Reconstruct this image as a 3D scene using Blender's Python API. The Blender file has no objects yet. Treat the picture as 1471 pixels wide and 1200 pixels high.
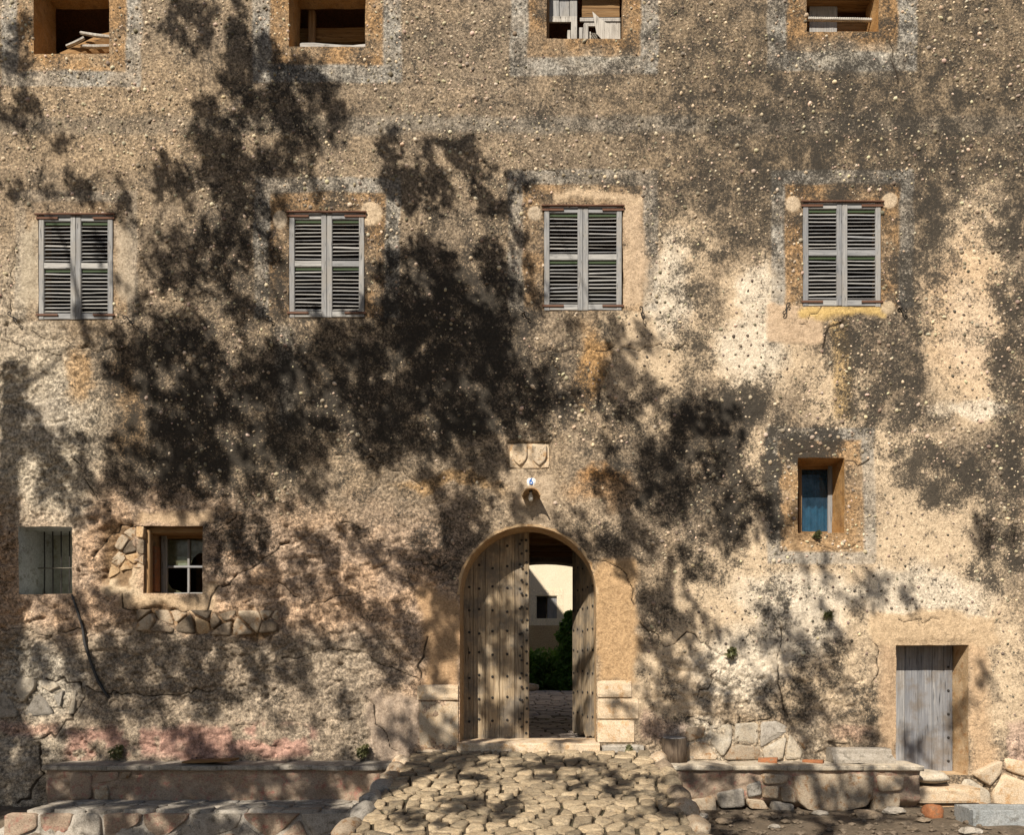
import bpy, bmesh, math, random
import numpy as np
from mathutils import Vector

random.seed(7)
RS = np.random.RandomState(11)
scn = bpy.context.scene
COL = scn.collection

# ------------------------------------------------------------------ camera, sky, sun, exposure
D = 11.0                         # camera to facade (m); 100 photo pixels are 1 m on the facade
EYE = 2.0
cam_d = bpy.data.cameras.new("camera")
cam = bpy.data.objects.new("camera", cam_d)
COL.objects.link(cam)
cam.location = (0, -D, EYE)
cam.rotation_euler = (math.radians(90), 0, 0)
cam_d.sensor_fit = 'HORIZONTAL'
cam_d.sensor_width = 36.0
cam_d.lens = 36.0 * 1100 / 1471
cam_d.shift_x = (735.5 - 790) / 1471
cam_d.shift_y = (950 - 600) / 1471
cam_d.clip_end = 2000
scn.camera = cam

LX, LZ = 0.43, 0.92              # light travels (LX, 1, -LZ)
world = bpy.data.worlds.new("World")
scn.world = world
world.use_nodes = True
wn = world.node_tree
sky = wn.nodes.new("ShaderNodeTexSky")
sky.sky_type = 'NISHITA'
sky.sun_disc = False
sky.sun_elevation = math.atan2(LZ, math.hypot(LX, 1))
sky.sun_rotation = math.atan2(-LX, -1)
wn.links.new(sky.outputs[0], wn.nodes["Background"].inputs[0])
wn.nodes["Background"].inputs[1].default_value = 0.05
sun_d = bpy.data.lights.new("sun", 'SUN')
sun_d.energy = 5.0
sun_d.angle = math.radians(0.53)
sun_d.color = (1.0, 0.92, 0.80)
sun = bpy.data.objects.new("sun", sun_d)
COL.objects.link(sun)
sun.location = (-10, -25, 25)
sun.rotation_euler = Vector((LX, 1, -LZ)).to_track_quat('-Z', 'Y').to_euler()
vs = scn.view_settings
vs.view_transform = 'Standard'
vs.look = 'None'
vs.exposure = 0.5
vs.gamma = 1.0
vs.use_curve_mapping = False

# ------------------------------------------------------------------ helpers
def PX(u): return (u - 790) / 100.0
def PZ(v): return EYE + (950 - v) / 100.0
def at_depth(u, v, y):           # point at depth y behind the facade plane that is seen at photo pixel (u, v)
    k = (D + y) / 1100.0
    return ((u - 790) * k, y, EYE + (950 - v) * k)

def sstep(a, b, x):
    t = np.clip((x - a) / (b - a), 0, 1)
    return t * t * (3 - 2 * t)

def _hash(ix, iy, seed):
    n = (ix.astype(np.int64) * 374761393 + iy.astype(np.int64) * 668265263 + seed * 1442695041) & 0xffffffff
    n = ((n ^ (n >> 13)) * 1274126177) & 0xffffffff
    return ((n ^ (n >> 16)) & 0xffff) / 65535.0

def vnoise(x, y, seed=0):
    ix = np.floor(x); iy = np.floor(y)
    fx = x - ix; fy = y - iy
    fx = fx * fx * fx * (fx * (fx * 6 - 15) + 10); fy = fy * fy * fy * (fy * (fy * 6 - 15) + 10)
    a = _hash(ix, iy, seed); b = _hash(ix + 1, iy, seed)
    c = _hash(ix, iy + 1, seed); d = _hash(ix + 1, iy + 1, seed)
    return (a + (b - a) * fx) * (1 - fy) + (c + (d - c) * fx) * fy

def fbm(x, y, octv=4, seed=0, gain=0.5):
    s = 0; a = 1; t = 0
    for i in range(octv):
        s = s + a * vnoise(x + 17.3 * i, y - 9.1 * i, seed + i); t += a
        a *= gain; x = x * 2.03; y = y * 2.03
    return s / t

def worley(x, y, seed=0):
    ix = np.floor(x); iy = np.floor(y)
    d1 = np.full(x.shape, 9.0); d2 = np.full(x.shape, 9.0)
    for ox in (-1, 0, 1):
        for oy in (-1, 0, 1):
            cx = ix + ox; cy = iy + oy
            px = cx + _hash(cx, cy, seed); py = cy + _hash(cx, cy, seed + 5)
            d = np.hypot(px - x, py - y)
            d2 = np.minimum(d2, np.maximum(d, d1)); d1 = np.minimum(d1, d)
    return d1, d2

def props(o, label=None, cat=None, group=None, kind=None):
    if label: o["label"] = label
    if cat: o["category"] = cat
    if group: o["group"] = group
    if kind: o["kind"] = kind
    return o

def mesh(name, V, F, mat=None, parent=None, smooth=False, origin=None):
    me = bpy.data.meshes.new(name)
    V = np.asarray(V, dtype=float)
    if origin is not None: V = V - np.array(origin)
    if isinstance(F, np.ndarray): me.from_pydata(V, [], F)
    else: me.from_pydata([tuple(p) for p in V], [], F)
    if smooth: me.shade_smooth()
    o = bpy.data.objects.new(name, me)
    if origin is not None: o.location = origin
    COL.objects.link(o)
    if mat: me.materials.append(mat)
    if parent:
        o.parent = parent
        if parent.location.length > 0: o.matrix_parent_inverse = parent.matrix_basis.inverted()
    return o

def empty(name, loc, **kw):
    o = bpy.data.objects.new(name, None)
    COL.objects.link(o); o.location = loc
    return props(o, **kw)

def set_attr(o, name, arr, kind='FLOAT'):
    at = o.data.attributes.new(name, 'FLOAT_COLOR' if kind == 'COLOR' else 'FLOAT', 'POINT')
    if kind == 'COLOR':
        a = np.ones((len(arr), 4), dtype=np.float32); a[:, :3] = arr
        at.data.foreach_set('color', a.ravel())
    else:
        at.data.foreach_set('value', np.asarray(arr, dtype=np.float32))

def bar(p0, p1, w, t, up=(0, 0, 1), seg=1, jit=0.0, cham=0.15):
    """chamfered plank from p0 to p1: width w across, thickness t along up; returns V, F"""
    p0 = Vector(p0); p1 = Vector(p1); d = (p1 - p0).normalized(); up = Vector(up)
    s = d.cross(up).normalized(); n = s.cross(d).normalized()
    c = cham * min(w, t)
    prof = [(-w/2 + c, -t/2), (w/2 - c, -t/2), (w/2, -t/2 + c), (w/2, t/2 - c), (w/2 - c, t/2), (-w/2 + c, t/2), (-w/2, t/2 - c), (-w/2, -t/2 + c)]
    V = []; F = []
    for i in range(seg + 1):
        c0 = p0.lerp(p1, i / seg)
        jw = random.uniform(-jit, jit); jn = random.uniform(-jit, jit)
        for a, b in prof:
            V.append(c0 + s * (a + jw + random.uniform(-jit, jit) * .4) + n * (b + jn + random.uniform(-jit, jit) * .3))
    for i in range(seg):
        for k in range(8):
            F.append((i*8 + k, i*8 + (k+1) % 8, i*8 + 8 + (k+1) % 8, i*8 + 8 + k))
    F.append(tuple(range(7, -1, -1))); F.append(tuple(range(seg*8, seg*8 + 8)))
    return V, F

def tube(pts, radii, n=8, jit=0.0):
    V = []; F = []
    pts = [Vector(p) for p in pts]
    ref = Vector((0.31, 0.22, 0.93))
    for i, p in enumerate(pts):
        d = (pts[min(i+1, len(pts)-1)] - pts[max(i-1, 0)]).normalized()
        a = d.cross(ref)
        if a.length < .05: a = d.cross(Vector((1, 0, 0)))
        a.normalize(); b = d.cross(a).normalized()
        for k in range(n):
            t = 2 * math.pi * k / n
            r = radii[i] * (1 + random.uniform(-jit, jit))
            V.append(p + a * math.cos(t) * r + b * math.sin(t) * r)
    for i in range(len(pts) - 1):
        for k in range(n):
            F.append((i*n + k, i*n + (k+1) % n, (i+1)*n + (k+1) % n, (i+1)*n + k))
    F.append(tuple(range(n-1, -1, -1))); F.append(tuple(range((len(pts)-1)*n, len(pts)*n)))
    return V, F

def join(parts):
    V = []; F = []
    for v, f in parts:
        k = len(V); V += list(v); F += [tuple(i + k for i in q) for q in f]
    return V, F

def lump(c, r, seed=0, sub=2, amp=0.25, flat=1.0):
    """an uneven stone around c with half sizes r"""
    bm = bmesh.new(); bmesh.ops.create_icosphere(bm, subdivisions=sub, radius=1)
    rr = random.Random(seed); planes = []
    for i in range(9):
        n = Vector((rr.gauss(0, 1), rr.gauss(0, 1), rr.gauss(0, 1))).normalized(); planes.append((n, rr.uniform(.62, .95)))
    V = []
    for v in bm.verts:
        p = v.co.copy()
        for n, dd in planes:
            e = p.dot(n) - dd
            if e > 0: p -= n * e * .9
        p *= 1 + rr.uniform(-amp, amp) * .12
        V.append((c[0] + p.x * r[0], c[1] + p.y * r[1], c[2] + p.z * r[2]))
    F = [tuple(v.index for v in f.verts) for f in bm.faces]
    bm.free()
    return V, F

def clip(poly, n, c):
    out = []
    for i in range(len(poly)):
        a = poly[i]; b = poly[(i+1) % len(poly)]
        da = a[0]*n[0] + a[1]*n[1] - c; db = b[0]*n[0] + b[1]*n[1] - c
        if da <= 0: out.append(a)
        if (da < 0 < db) or (db < 0 < da):
            t = da / (da - db); out.append((a[0] + (b[0]-a[0])*t, a[1] + (b[1]-a[1])*t))
    return out

def cells(pts, bound, gap, aniso=1.0):
    """Voronoi cells of pts clipped to the polygon bound with open joints"""
    res = []
    for i, p in enumerate(pts):
        poly = list(bound)
        near = sorted(range(len(pts)), key=lambda j: (pts[j][0]-p[0])**2 + (pts[j][1]-p[1])**2)[1:16]
        for j in near:
            q = pts[j]; n = (q[0]-p[0], q[1]-p[1]); L = math.hypot(*n)
            if L < 1e-6: continue
            n = (n[0]/L, n[1]/L); m = ((p[0]+q[0])/2, (p[1]+q[1])/2)
            poly = clip(poly, n, m[0]*n[0] + m[1]*n[1] - gap * random.uniform(.3, .8))
            if len(poly) < 3: break
        if len(poly) >= 3: res.append(poly)
    return res

def chaikin(poly):
    out = []
    for i in range(len(poly)):
        a = poly[i]; b = poly[(i+1) % len(poly)]
        k = random.uniform(.07, .16); j = random.uniform(.07, .16)
        out.append((a[0]*(1-k) + b[0]*k, a[1]*(1-k) + b[1]*k)); out.append((a[0]*j + b[0]*(1-j), a[1]*j + b[1]*(1-j)))
    return out

def dome(poly, fmap, h, depth=.08, tilt=.0, rough=.0):
    poly = chaikin(poly); n = len(poly)
    cx = sum(p[0] for p in poly)/n; cy = sum(p[1] for p in poly)/n
    tx = random.uniform(-tilt, tilt); ty = random.uniform(-tilt, tilt)
    V = []; F = []
    for sc, hh in ((1.0, -depth), (.985, h*.62), (.945, h*.92), (.72, h*1.0)):
        for p in poly:
            a = cx + (p[0]-cx)*sc; b = cy + (p[1]-cy)*sc
            V.append(fmap(a, b, hh + (a-cx)*tx + (b-cy)*ty + random.uniform(-rough, rough) * (sc < 1.0)))
    V.append(fmap(cx, cy, h * random.uniform(.85, 1.1)))
    for r in range(3):
        for k in range(n): F.append((r*n + k, r*n + (k+1) % n, r*n + n + (k+1) % n, r*n + n + k))
    for k in range(n): F.append((3*n + k, 3*n + (k+1) % n, 4*n))
    return V, F

# ------------------------------------------------------------------ materials
def new_mat(name):
    m = bpy.data.materials.new(name); m.use_nodes = True
    nt = m.node_tree
    return m, nt, nt.nodes["Principled BSDF"]

def node(nt, t, **kw):
    n = nt.nodes.new(t)
    for k, v in kw.items():
        if k.startswith('i_'):
            key = k[2:]
            n.inputs[int(key) if key.isdigit() else key].default_value = v
        else: setattr(n, k, v)
    return n

def ramp(nt, fac, stops):
    r = nt.nodes.new("ShaderNodeValToRGB"); nt.links.new(fac, r.inputs[0])
    while len(r.color_ramp.elements) < len(stops): r.color_ramp.elements.new(.5)
    for e, (p, c) in zip(r.color_ramp.elements, stops):
        e.position = p; e.color = (c[0], c[1], c[2], 1) if not isinstance(c, float) else (c, c, c, 1)
    return r.outputs[0]

def mix(nt, fac, a, b, mode='MIX'):
    n = nt.nodes.new("ShaderNodeMix"); n.data_type = 'RGBA'; n.blend_type = mode
    for s, v in ((n.inputs[0], fac), (n.inputs[6], a), (n.inputs[7], b)):
        if hasattr(v, 'is_linked'): nt.links.new(v, s)
        else: s.default_value = v if isinstance(v, float) else (*v, 1)
    return n.outputs[2]

def noise_tex(nt, vec, scale, detail=5, rough=.6, dist=0):
    n = nt.nodes.new("ShaderNodeTexNoise")
    n.inputs["Scale"].default_value = scale; n.inputs["Detail"].default_value = detail
    n.inputs["Roughness"].default_value = rough; n.inputs["Distortion"].default_value = dist
    nt.links.new(vec, n.inputs["Vector"])
    return n.outputs["Fac"]

def bump(nt, bsdf, height, strength, dist=.01):
    b = nt.nodes.new("ShaderNodeBump"); b.inputs["Strength"].default_value = strength; b.inputs["Distance"].default_value = dist
    nt.links.new(height, b.inputs["Height"]); nt.links.new(b.outputs[0], bsdf.inputs["Normal"])

def pos(nt, scale=(1, 1, 1)):
    g = nt.nodes.new("ShaderNodeNewGeometry")
    m = nt.nodes.new("ShaderNodeMapping"); m.inputs["Scale"].default_value = scale
    nt.links.new(g.outputs["Position"], m.inputs["Vector"])
    return m.outputs[0]

def rnd(nt):
    return nt.nodes.new("ShaderNodeObjectInfo").outputs["Random"]

def mottled(name, c1, c2, c3=None, scale=6, fine=70, rough=.9, bmp=.5, rand=.25, bdist=.012):
    m, nt, b = new_mat(name)
    p = pos(nt)
    col = mix(nt, ramp(nt, noise_tex(nt, p, scale, 6, .65, .4), [(.35, 0.0), (.65, 1.0)]), c1, c2)
    if c3: col = mix(nt, ramp(nt, noise_tex(nt, p, scale*2.3, 6, .7), [(.52, 0.0), (.66, 1.0)]), col, c3)
    f = noise_tex(nt, p, fine, 5, .7)
    col = mix(nt, 1.0, col, ramp(nt, f, [(.28, (.55, .54, .52)), (.7, (1.2, 1.2, 1.2))]), 'MULTIPLY')
    if rand:
        col = mix(nt, 1.0, col, ramp(nt, rnd(nt), [(0., (1-rand, 1-rand, 1-rand)), (.5, (1., .97, .93)), (1., (1+rand, 1+rand*.9, 1+rand*.75))]), 'MULTIPLY')
    nt.links.new(col, b.inputs["Base Color"])
    b.inputs["Roughness"].default_value = rough
    b.inputs["Specular IOR Level"].default_value = .2
    h = nt.nodes.new("ShaderNodeMath"); h.operation = 'ADD'
    nt.links.new(f, h.inputs[0]); nt.links.new(noise_tex(nt, p, fine*.3, 5, .6), h.inputs[1])
    bump(nt, b, h.outputs[0], bmp, bdist)
    return m

def wood(name, c1, c2, c3, axis='Z', stretch=.06, scale=45, rough=.85, bmp=.5, wear=None):
    m, nt, b = new_mat(name)
    s = {'X': (stretch, 1, 1), 'Y': (1, stretch, 1), 'Z': (1, 1, stretch)}[axis]
    p = pos(nt, s)
    ofs = nt.nodes.new("ShaderNodeVectorMath"); ofs.operation = 'ADD'
    nt.links.new(p, ofs.inputs[0])
    cmb = nt.nodes.new("ShaderNodeMath"); cmb.operation = 'MULTIPLY'; cmb.inputs[1].default_value = 37.0
    nt.links.new(rnd(nt), cmb.inputs[0]); nt.links.new(cmb.outputs[0], ofs.inputs[1])
    g = noise_tex(nt, ofs.outputs[0], scale, 6, .65, .5)
    col = ramp(nt, g, [(.3, c1), (.5, c2), (.72, c3)])
    big = noise_tex(nt, pos(nt), 3.5, 5, .65)
    if wear: col = mix(nt, ramp(nt, big, [(.45, 0.0), (.62, 1.0)]), col, wear)
    crack = noise_tex(nt, ofs.outputs[0], scale*2.2, 3, .5)
    col = mix(nt, ramp(nt, crack, [(.3, 1.0), (.37, 0.0)]), col, tuple(x*.25 for x in c1))
    col = mix(nt, 1.0, col, ramp(nt, rnd(nt), [(0., (.78, .78, .8)), (1., (1.18, 1.14, 1.08))]), 'MULTIPLY')
    nt.links.new(col, b.inputs["Base Color"]); b.inputs["Roughness"].default_value = rough
    b.inputs["Specular IOR Level"].default_value = .25
    bump(nt, b, g, bmp, .006)
    return m

def wall_mat():
    m, nt, b = new_mat("weathered_plaster")
    p = pos(nt)
    at = node(nt, "ShaderNodeAttribute", attribute_name="Col").outputs["Color"]
    li = node(nt, "ShaderNodeAttribute", attribute_name="lichen").outputs["Fac"]
    cr = node(nt, "ShaderNodeAttribute", attribute_name="crack").outputs["Fac"]
    gr = node(nt, "ShaderNodeAttribute", attribute_name="grain").outputs["Fac"]
    fine = noise_tex(nt, p, 26, 5, .78)
    mid = noise_tex(nt, p, 8, 6, .72, .4)
    vf = noise_tex(nt, p, 70, 3, .7)
    g1 = ramp(nt, fine, [(.36, (.34, .325, .30)), (.5, (.92, .92, .92)), (.64, (1.75, 1.72, 1.64))])
    g2 = ramp(nt, fine, [(.34, (.72, .69, .65)), (.5, (1., 1., 1.)), (.68, (1.15, 1.14, 1.12))])
    col = mix(nt, 1.0, at, mix(nt, gr, g2, g1), 'MULTIPLY')
    col = mix(nt, 1.0, col, mix(nt, gr, ramp(nt, mid, [(.32, (.80, .78, .75)), (.68, (1.12, 1.115, 1.1))]), ramp(nt, mid, [(.32, (.60, .585, .56)), (.68, (1.3, 1.29, 1.27))])), 'MULTIPLY')
    col = mix(nt, 1.0, col, ramp(nt, vf, [(.32, (.74, .73, .71)), (.68, (1.22, 1.22, 1.2))]), 'MULTIPLY')
    # speckled black lichen
    a = node(nt, "ShaderNodeMath", operation='MULTIPLY_ADD', i_1=3.4, i_2=-1.7)
    nt.links.new(noise_tex(nt, p, 27, 8, .9, .3), a.inputs[0])
    a2 = node(nt, "ShaderNodeMath", operation='MULTIPLY_ADD', i_1=1.5, i_2=-.75)
    nt.links.new(noise_tex(nt, p, 3.2, 5, .6, .6), a2.inputs[0])
    s0 = node(nt, "ShaderNodeMath", operation='ADD'); nt.links.new(a.outputs[0], s0.inputs[0]); nt.links.new(a2.outputs[0], s0.inputs[1])
    s = node(nt, "ShaderNodeMath", operation='ADD'); nt.links.new(s0.outputs[0], s.inputs[0]); nt.links.new(li, s.inputs[1])
    col = mix(nt, ramp(nt, s.outputs[0], [(.34, 0.0), (.5, .6), (.72, .94)]), col, (.036, .032, .027))
    # hair cracks, broken up
    c2 = node(nt, "ShaderNodeMath", operation='MULTIPLY_ADD', i_1=2.4, i_2=-1.2); nt.links.new(mid, c2.inputs[0])
    c3 = node(nt, "ShaderNodeMath", operation='ADD'); nt.links.new(c2.outputs[0], c3.inputs[0]); nt.links.new(cr, c3.inputs[1])
    cm = node(nt, "ShaderNodeMath", operation='MINIMUM'); nt.links.new(c3.outputs[0], cm.inputs[0]); nt.links.new(cr, cm.inputs[1])
    col = mix(nt, ramp(nt, cm.outputs[0], [(.3, 0.0), (.75, .92)]), col, (.03, .021, .014))
    nt.links.new(col, b.inputs["Base Color"])
    b.inputs["Roughness"].default_value = .95; b.inputs["Specular IOR Level"].default_value = .12
    h = node(nt, "ShaderNodeMath", operation='MULTIPLY_ADD', i_1=.7); nt.links.new(fine, h.inputs[0]); nt.links.new(mid, h.inputs[2])
    bump(nt, b, h.outputs[0], .9, .022)
    return m

def attr_mat(name, rough=.8):
    m, nt, b = new_mat(name)
    at = node(nt, "ShaderNodeAttribute", attribute_name="Col").outputs["Color"]
    col = mix(nt, 1.0, at, ramp(nt, noise_tex(nt, pos(nt), 90, 3, .6), [(.3, (.7, .7, .7)), (.7, (1.2, 1.2, 1.2))]), 'MULTIPLY')
    nt.links.new(col, b.inputs["Base Color"]); b.inputs["Roughness"].default_value = rough
    b.inputs["Specular IOR Level"].default_value = .2
    return m

def leaf_mat(name, c1, c2, trans=.3):
    m, nt, b = new_mat(name)
    col = ramp(nt, noise_tex(nt, pos(nt), 7, 3, .6), [(.35, c1), (.65, c2)])
    nt.links.new(col, b.inputs["Base Color"]); b.inputs["Roughness"].default_value = .55
    tr = nt.nodes.new("ShaderNodeBsdfTranslucent"); nt.links.new(col, tr.inputs[0])
    mx = nt.nodes.new("ShaderNodeMixShader"); mx.inputs[0].default_value = trans
    nt.links.new(b.outputs[0], mx.inputs[1]); nt.links.new(tr.outputs[0], mx.inputs[2])
    nt.links.new(mx.outputs[0], nt.nodes["Material Output"].inputs[0])
    return m

def plain(name, c, rough=.7, metal=0.0, fine=60, var=.3):
    m, nt, b = new_mat(name)
    col = mix(nt, 1.0, c, ramp(nt, noise_tex(nt, pos(nt), fine, 5, .7), [(.3, (1-var,)*3), (.7, (1+var,)*3)]), 'MULTIPLY')
    nt.links.new(col, b.inputs["Base Color"]); b.inputs["Roughness"].default_value = rough; b.inputs["Metallic"].default_value = metal
    return m

M = {}
M['wall'] = wall_mat()
M['pebble'] = attr_mat("pebble_stone")
M['olive'] = mottled('lit_backdrop_olive', (.36, .36, .28), (.42, .42, .36), (.24, .23, .16), 2.5, 40, rand=0, bmp=.25)  # brightness of the space beyond the bars put into a pale olive
M['ochre'] = mottled("ochre_render", (.40, .21, .07), (.50, .31, .14), (.30, .17, .08), 5, 60, rand=0)
M['tanrev'] = mottled("tan_render", (.44, .30, .18), (.36, .22, .11), (.24, .17, .11), 5, 60, rand=0)
M['whiterev'] = mottled("whitewashed_render", (.52, .52, .50), (.44, .45, .42), (.26, .25, .21), 3, 50, rand=0, bmp=.25)
M['archstone'] = mottled("sandstone", (.46, .31, .17), (.52, .39, .25), (.36, .20, .09), 4, 60, rand=.12, bmp=.6)
M['quoin'] = mottled("pale_sandstone", (.56, .43, .29), (.60, .50, .38), (.46, .29, .15), 3.5, 60, rand=.12, bmp=.5)
M['cobble'] = mottled("cobble_stone", (.36, .28, .185), (.42, .345, .24), (.22, .18, .135), 7, 45, rand=.38, bmp=.9, bdist=.02)
M['rubble'] = mottled("rubble_stone", (.40, .31, .22), (.46, .39, .30), (.30, .17, .08), 5, 55, rand=.3, bmp=.7)
M['greystone'] = mottled("grey_limestone", (.30, .27, .23), (.38, .35, .31), (.16, .145, .12), 5, 55, rand=.2, bmp=.6)
M['whitestone'] = mottled("white_limestone", (.52, .47, .39), (.44, .37, .28), (.28, .25, .21), 5, 55, rand=.15, bmp=.6)
M['darkrubble'] = mottled('dirty_rubble_stone', (.20, .155, .11), (.26, .21, .16), (.12, .095, .07), 6, 50, rand=.35, bmp=.8)
M['bench'] = mottled("bench_plaster", (.34, .25, .18), (.40, .31, .23), (.36, .17, .13), 4, 50, rand=0, bmp=.8, bdist=.02)
M['soil'] = mottled("earth", (.15, .115, .08), (.21, .165, .12), (.10, .085, .06), 4, 45, rand=0, bmp=.9, bdist=.03)
M['joint'] = mottled("joint_earth", (.065, .05, .034), (.09, .07, .048), (.05, .055, .025), 5, 45, rand=0, bmp=.9, bdist=.02)
M['greywood'] = wood("weathered_grey_wood", (.15, .155, .16), (.25, .252, .255), (.36, .36, .35), 'Z', wear=(.26, .25, .235))
M['greywoodx'] = wood("weathered_grey_wood_rail", (.17, .175, .18), (.29, .292, .29), (.42, .415, .40), 'X')
M['green'] = plain("old_green_paint", (.032, .055, .018), .8)
M['rustpaint'] = plain("rusty_iron", (.11, .05, .028), .9)
M['doorwood'] = wood("old_door_wood", (.15, .108, .068), (.31, .238, .155), (.45, .37, .265), 'Z', stretch=.04, scale=38, wear=(.17, .145, .115), bmp=.9)
M['bluewood'] = wood("blue_grey_door_wood", (.13, .135, .145), (.24, .242, .25), (.37, .36, .345), 'Z', stretch=.04, scale=34, wear=(.20, .175, .15), bmp=.9)
M['brownwood'] = wood("brown_timber", (.12, .065, .025), (.22, .125, .05), (.30, .19, .09), 'X', scale=30)
M['brownwoodz'] = wood("brown_timber_post", (.16, .09, .04), (.29, .18, .09), (.38, .27, .16), 'Z', scale=30)
M['whitewood'] = wood("bleached_wood", (.20, .185, .165), (.36, .34, .31), (.50, .48, .44), 'Z', scale=40)
M['greytimber'] = wood("grey_grained_timber", (.10, .095, .09), (.34, .33, .31), (.48, .47, .45), 'X', stretch=.12, scale=26)
M['iron'] = plain("wrought_iron", (.03, .026, .023), .7, .3)
M['ironlit'] = plain("lit_iron_bar", (.16, .14, .11), .55, .4)  # lighter copy of the iron, light put into its colour
M['cable'] = plain("black_rubber", (.028, .026, .025), .6)
M['terracotta'] = mottled("terracotta", (.34, .14, .06), (.26, .11, .055), (.20, .15, .10), 8, 60, rand=.15)
M['farwall'] = mottled("cream_render", (.72, .61, .45), (.76, .66, .50), None, 2, 40, rand=0, bmp=.15)
M['fardado'] = mottled("tan_dado_render", (.46, .34, .20), (.40, .28, .16), None, 2, 40, rand=0, bmp=.2)
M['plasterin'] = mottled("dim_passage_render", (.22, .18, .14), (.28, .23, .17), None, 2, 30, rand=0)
M['tile'] = plain("white_glazed_tile", (.75, .75, .72), .25, 0, 30, .05)
M['blue'] = plain("blue_enamel", (.02, .12, .42), .3)
M['bulb'] = plain("white_bulb_glass", (.66, .64, .58), .15, 0, 20, .05)
M['stump'] = wood('shaded_stump_wood', (.05, .035, .025), (.10, .075, .055), (.16, .125, .09), 'Z', scale=30)  # stump wood darkened, its shade put into the colour
M['bluestone'] = mottled('blue_grey_stone', (.26, .28, .29), (.34, .35, .35), (.18, .18, .17), 4, 55, rand=.05)
M['bark'] = wood("bark", (.07, .05, .035), (.13, .10, .075), (.19, .155, .12), 'Z', stretch=.2, scale=18)
M['leaf'] = leaf_mat("tree_leaf", (.045, .085, .018), (.09, .13, .03), .22)
M['ivy'] = leaf_mat("bush_leaf", (.06, .15, .015), (.12, .24, .035), .4)
M['weed'] = leaf_mat("weed_leaf", (.09, .10, .035), (.16, .15, .06), .3)
M['bluecloth'] = plain("blue_curtain", (.03, .16, .30), .8, 0, 12, .4)
M['reflpatch'] = plain("pale_reflection", (.55, .60, .50), .8)  # painted reflection for the casement glass
M['roof'] = mottled("roof_tile", (.36, .18, .10), (.30, .16, .09), None, 6, 40)

def glass(name, tint, rough=.08, alpha=.5):
    m, nt, b = new_mat(name)
    b.inputs["Base Color"].default_value = (*tint, 1); b.inputs["Roughness"].default_value = rough
    tr = nt.nodes.new("ShaderNodeBsdfTransparent"); tr.inputs[0].default_value = (.8, .85, .82, 1)
    mx = nt.nodes.new("ShaderNodeMixShader")
    f = ramp(nt, noise_tex(nt, pos(nt), 9, 5, .65), [(.35, alpha - .2), (.7, alpha + .2)])
    nt.links.new(f, mx.inputs[0]); nt.links.new(tr.outputs[0], mx.inputs[1]); nt.links.new(b.outputs[0], mx.inputs[2])
    nt.links.new(mx.outputs[0], nt.nodes["Material Output"].inputs[0])
    return m
M['glass'] = glass("dusty_green_glass", (.13, .13, .075), .15, .6)
M['glassblue'] = glass("dusty_blue_glass", (.025, .055, .09), .06, .55)

# ------------------------------------------------------------------ ground
def ground_z(x, y):
    """height of the bare ground in front of the house"""
    left = sstep(-2.2, -3.2, x) * sstep(-.6, -1.6, y)
    return -.05 - .38 * left - .012 * np.clip(-y, 0, 40)
gx = np.concatenate([[-400, -120, -40, -20], np.linspace(-10, 9, 191), [20, 40, 120, 400]])
gy = np.concatenate([[-600, -200, -60, -25, -14], np.linspace(-8, .5, 86)])
GX, GY = np.meshgrid(gx, gy)
GZ = ground_z(GX, GY) + (.05 * (fbm(GX * 3, GY * 3, 5, 3) - .5) + .03 * (fbm(GX * 11, GY * 11, 3, 4) - .5)) * (np.abs(GX) < 10) * (GY > -8.1)
nx = len(gx); ny = len(gy)
idx = np.arange(nx * ny).reshape(ny, nx)
F = np.stack([idx[:-1, :-1], idx[:-1, 1:], idx[1:, 1:], idx[1:, :-1]], -1).reshape(-1, 4)
g = mesh("ground", np.stack([GX, GY, GZ], -1).reshape(-1, 3), F, M['soil'], smooth=True)
props(g, kind='structure')

# ------------------------------------------------------------------ the facade wall
house = empty("manor_house", (0, 0, 0), label="old stone manor with stained pebble-dashed plaster facade and arched entrance", cat="house")

OPEN = {  # name: (u0, u1, v0, v1) on the facade
 'sh1': (55, 163, 308, 460), 'sh2': (415, 524, 305, 457), 'sh3': (781, 894, 296, 447), 'sh4': (1153, 1266, 290, 441),
 'at1': (48, 157, -32, 77), 'at2': (415, 525, -30, 67), 'at3': (785, 895, -40, 55), 'at4': (1159, 1262, -30, 45),
 'bar': (27, 104, 757, 854), 'brk': (206, 291, 756, 853), 'blu': (1146, 1213, 658, 766), 'rdoor': (1287, 1391, 927, 1114)}
DEPTH = {'sh1': .30, 'sh2': .30, 'sh3': .30, 'sh4': .30, 'at1': .50, 'at2': .50, 'at3': .30, 'at4': .45, 'bar': .75, 'brk': .62, 'blu': .55, 'rdoor': .46}
REVM = {'sh1': 'tanrev', 'sh2': 'tanrev', 'sh3': 'tanrev', 'sh4': 'tanrev', 'at1': 'ochre', 'at2': 'ochre', 'at3': 'tanrev', 'at4': 'ochre',
        'bar': 'whiterev', 'brk': 'tanrev', 'blu': 'ochre', 'rdoor': 'archstone'}
ACX, AR, ASP, ABOT = PX(758.5), .98, PZ(855), PZ(1072)

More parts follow.
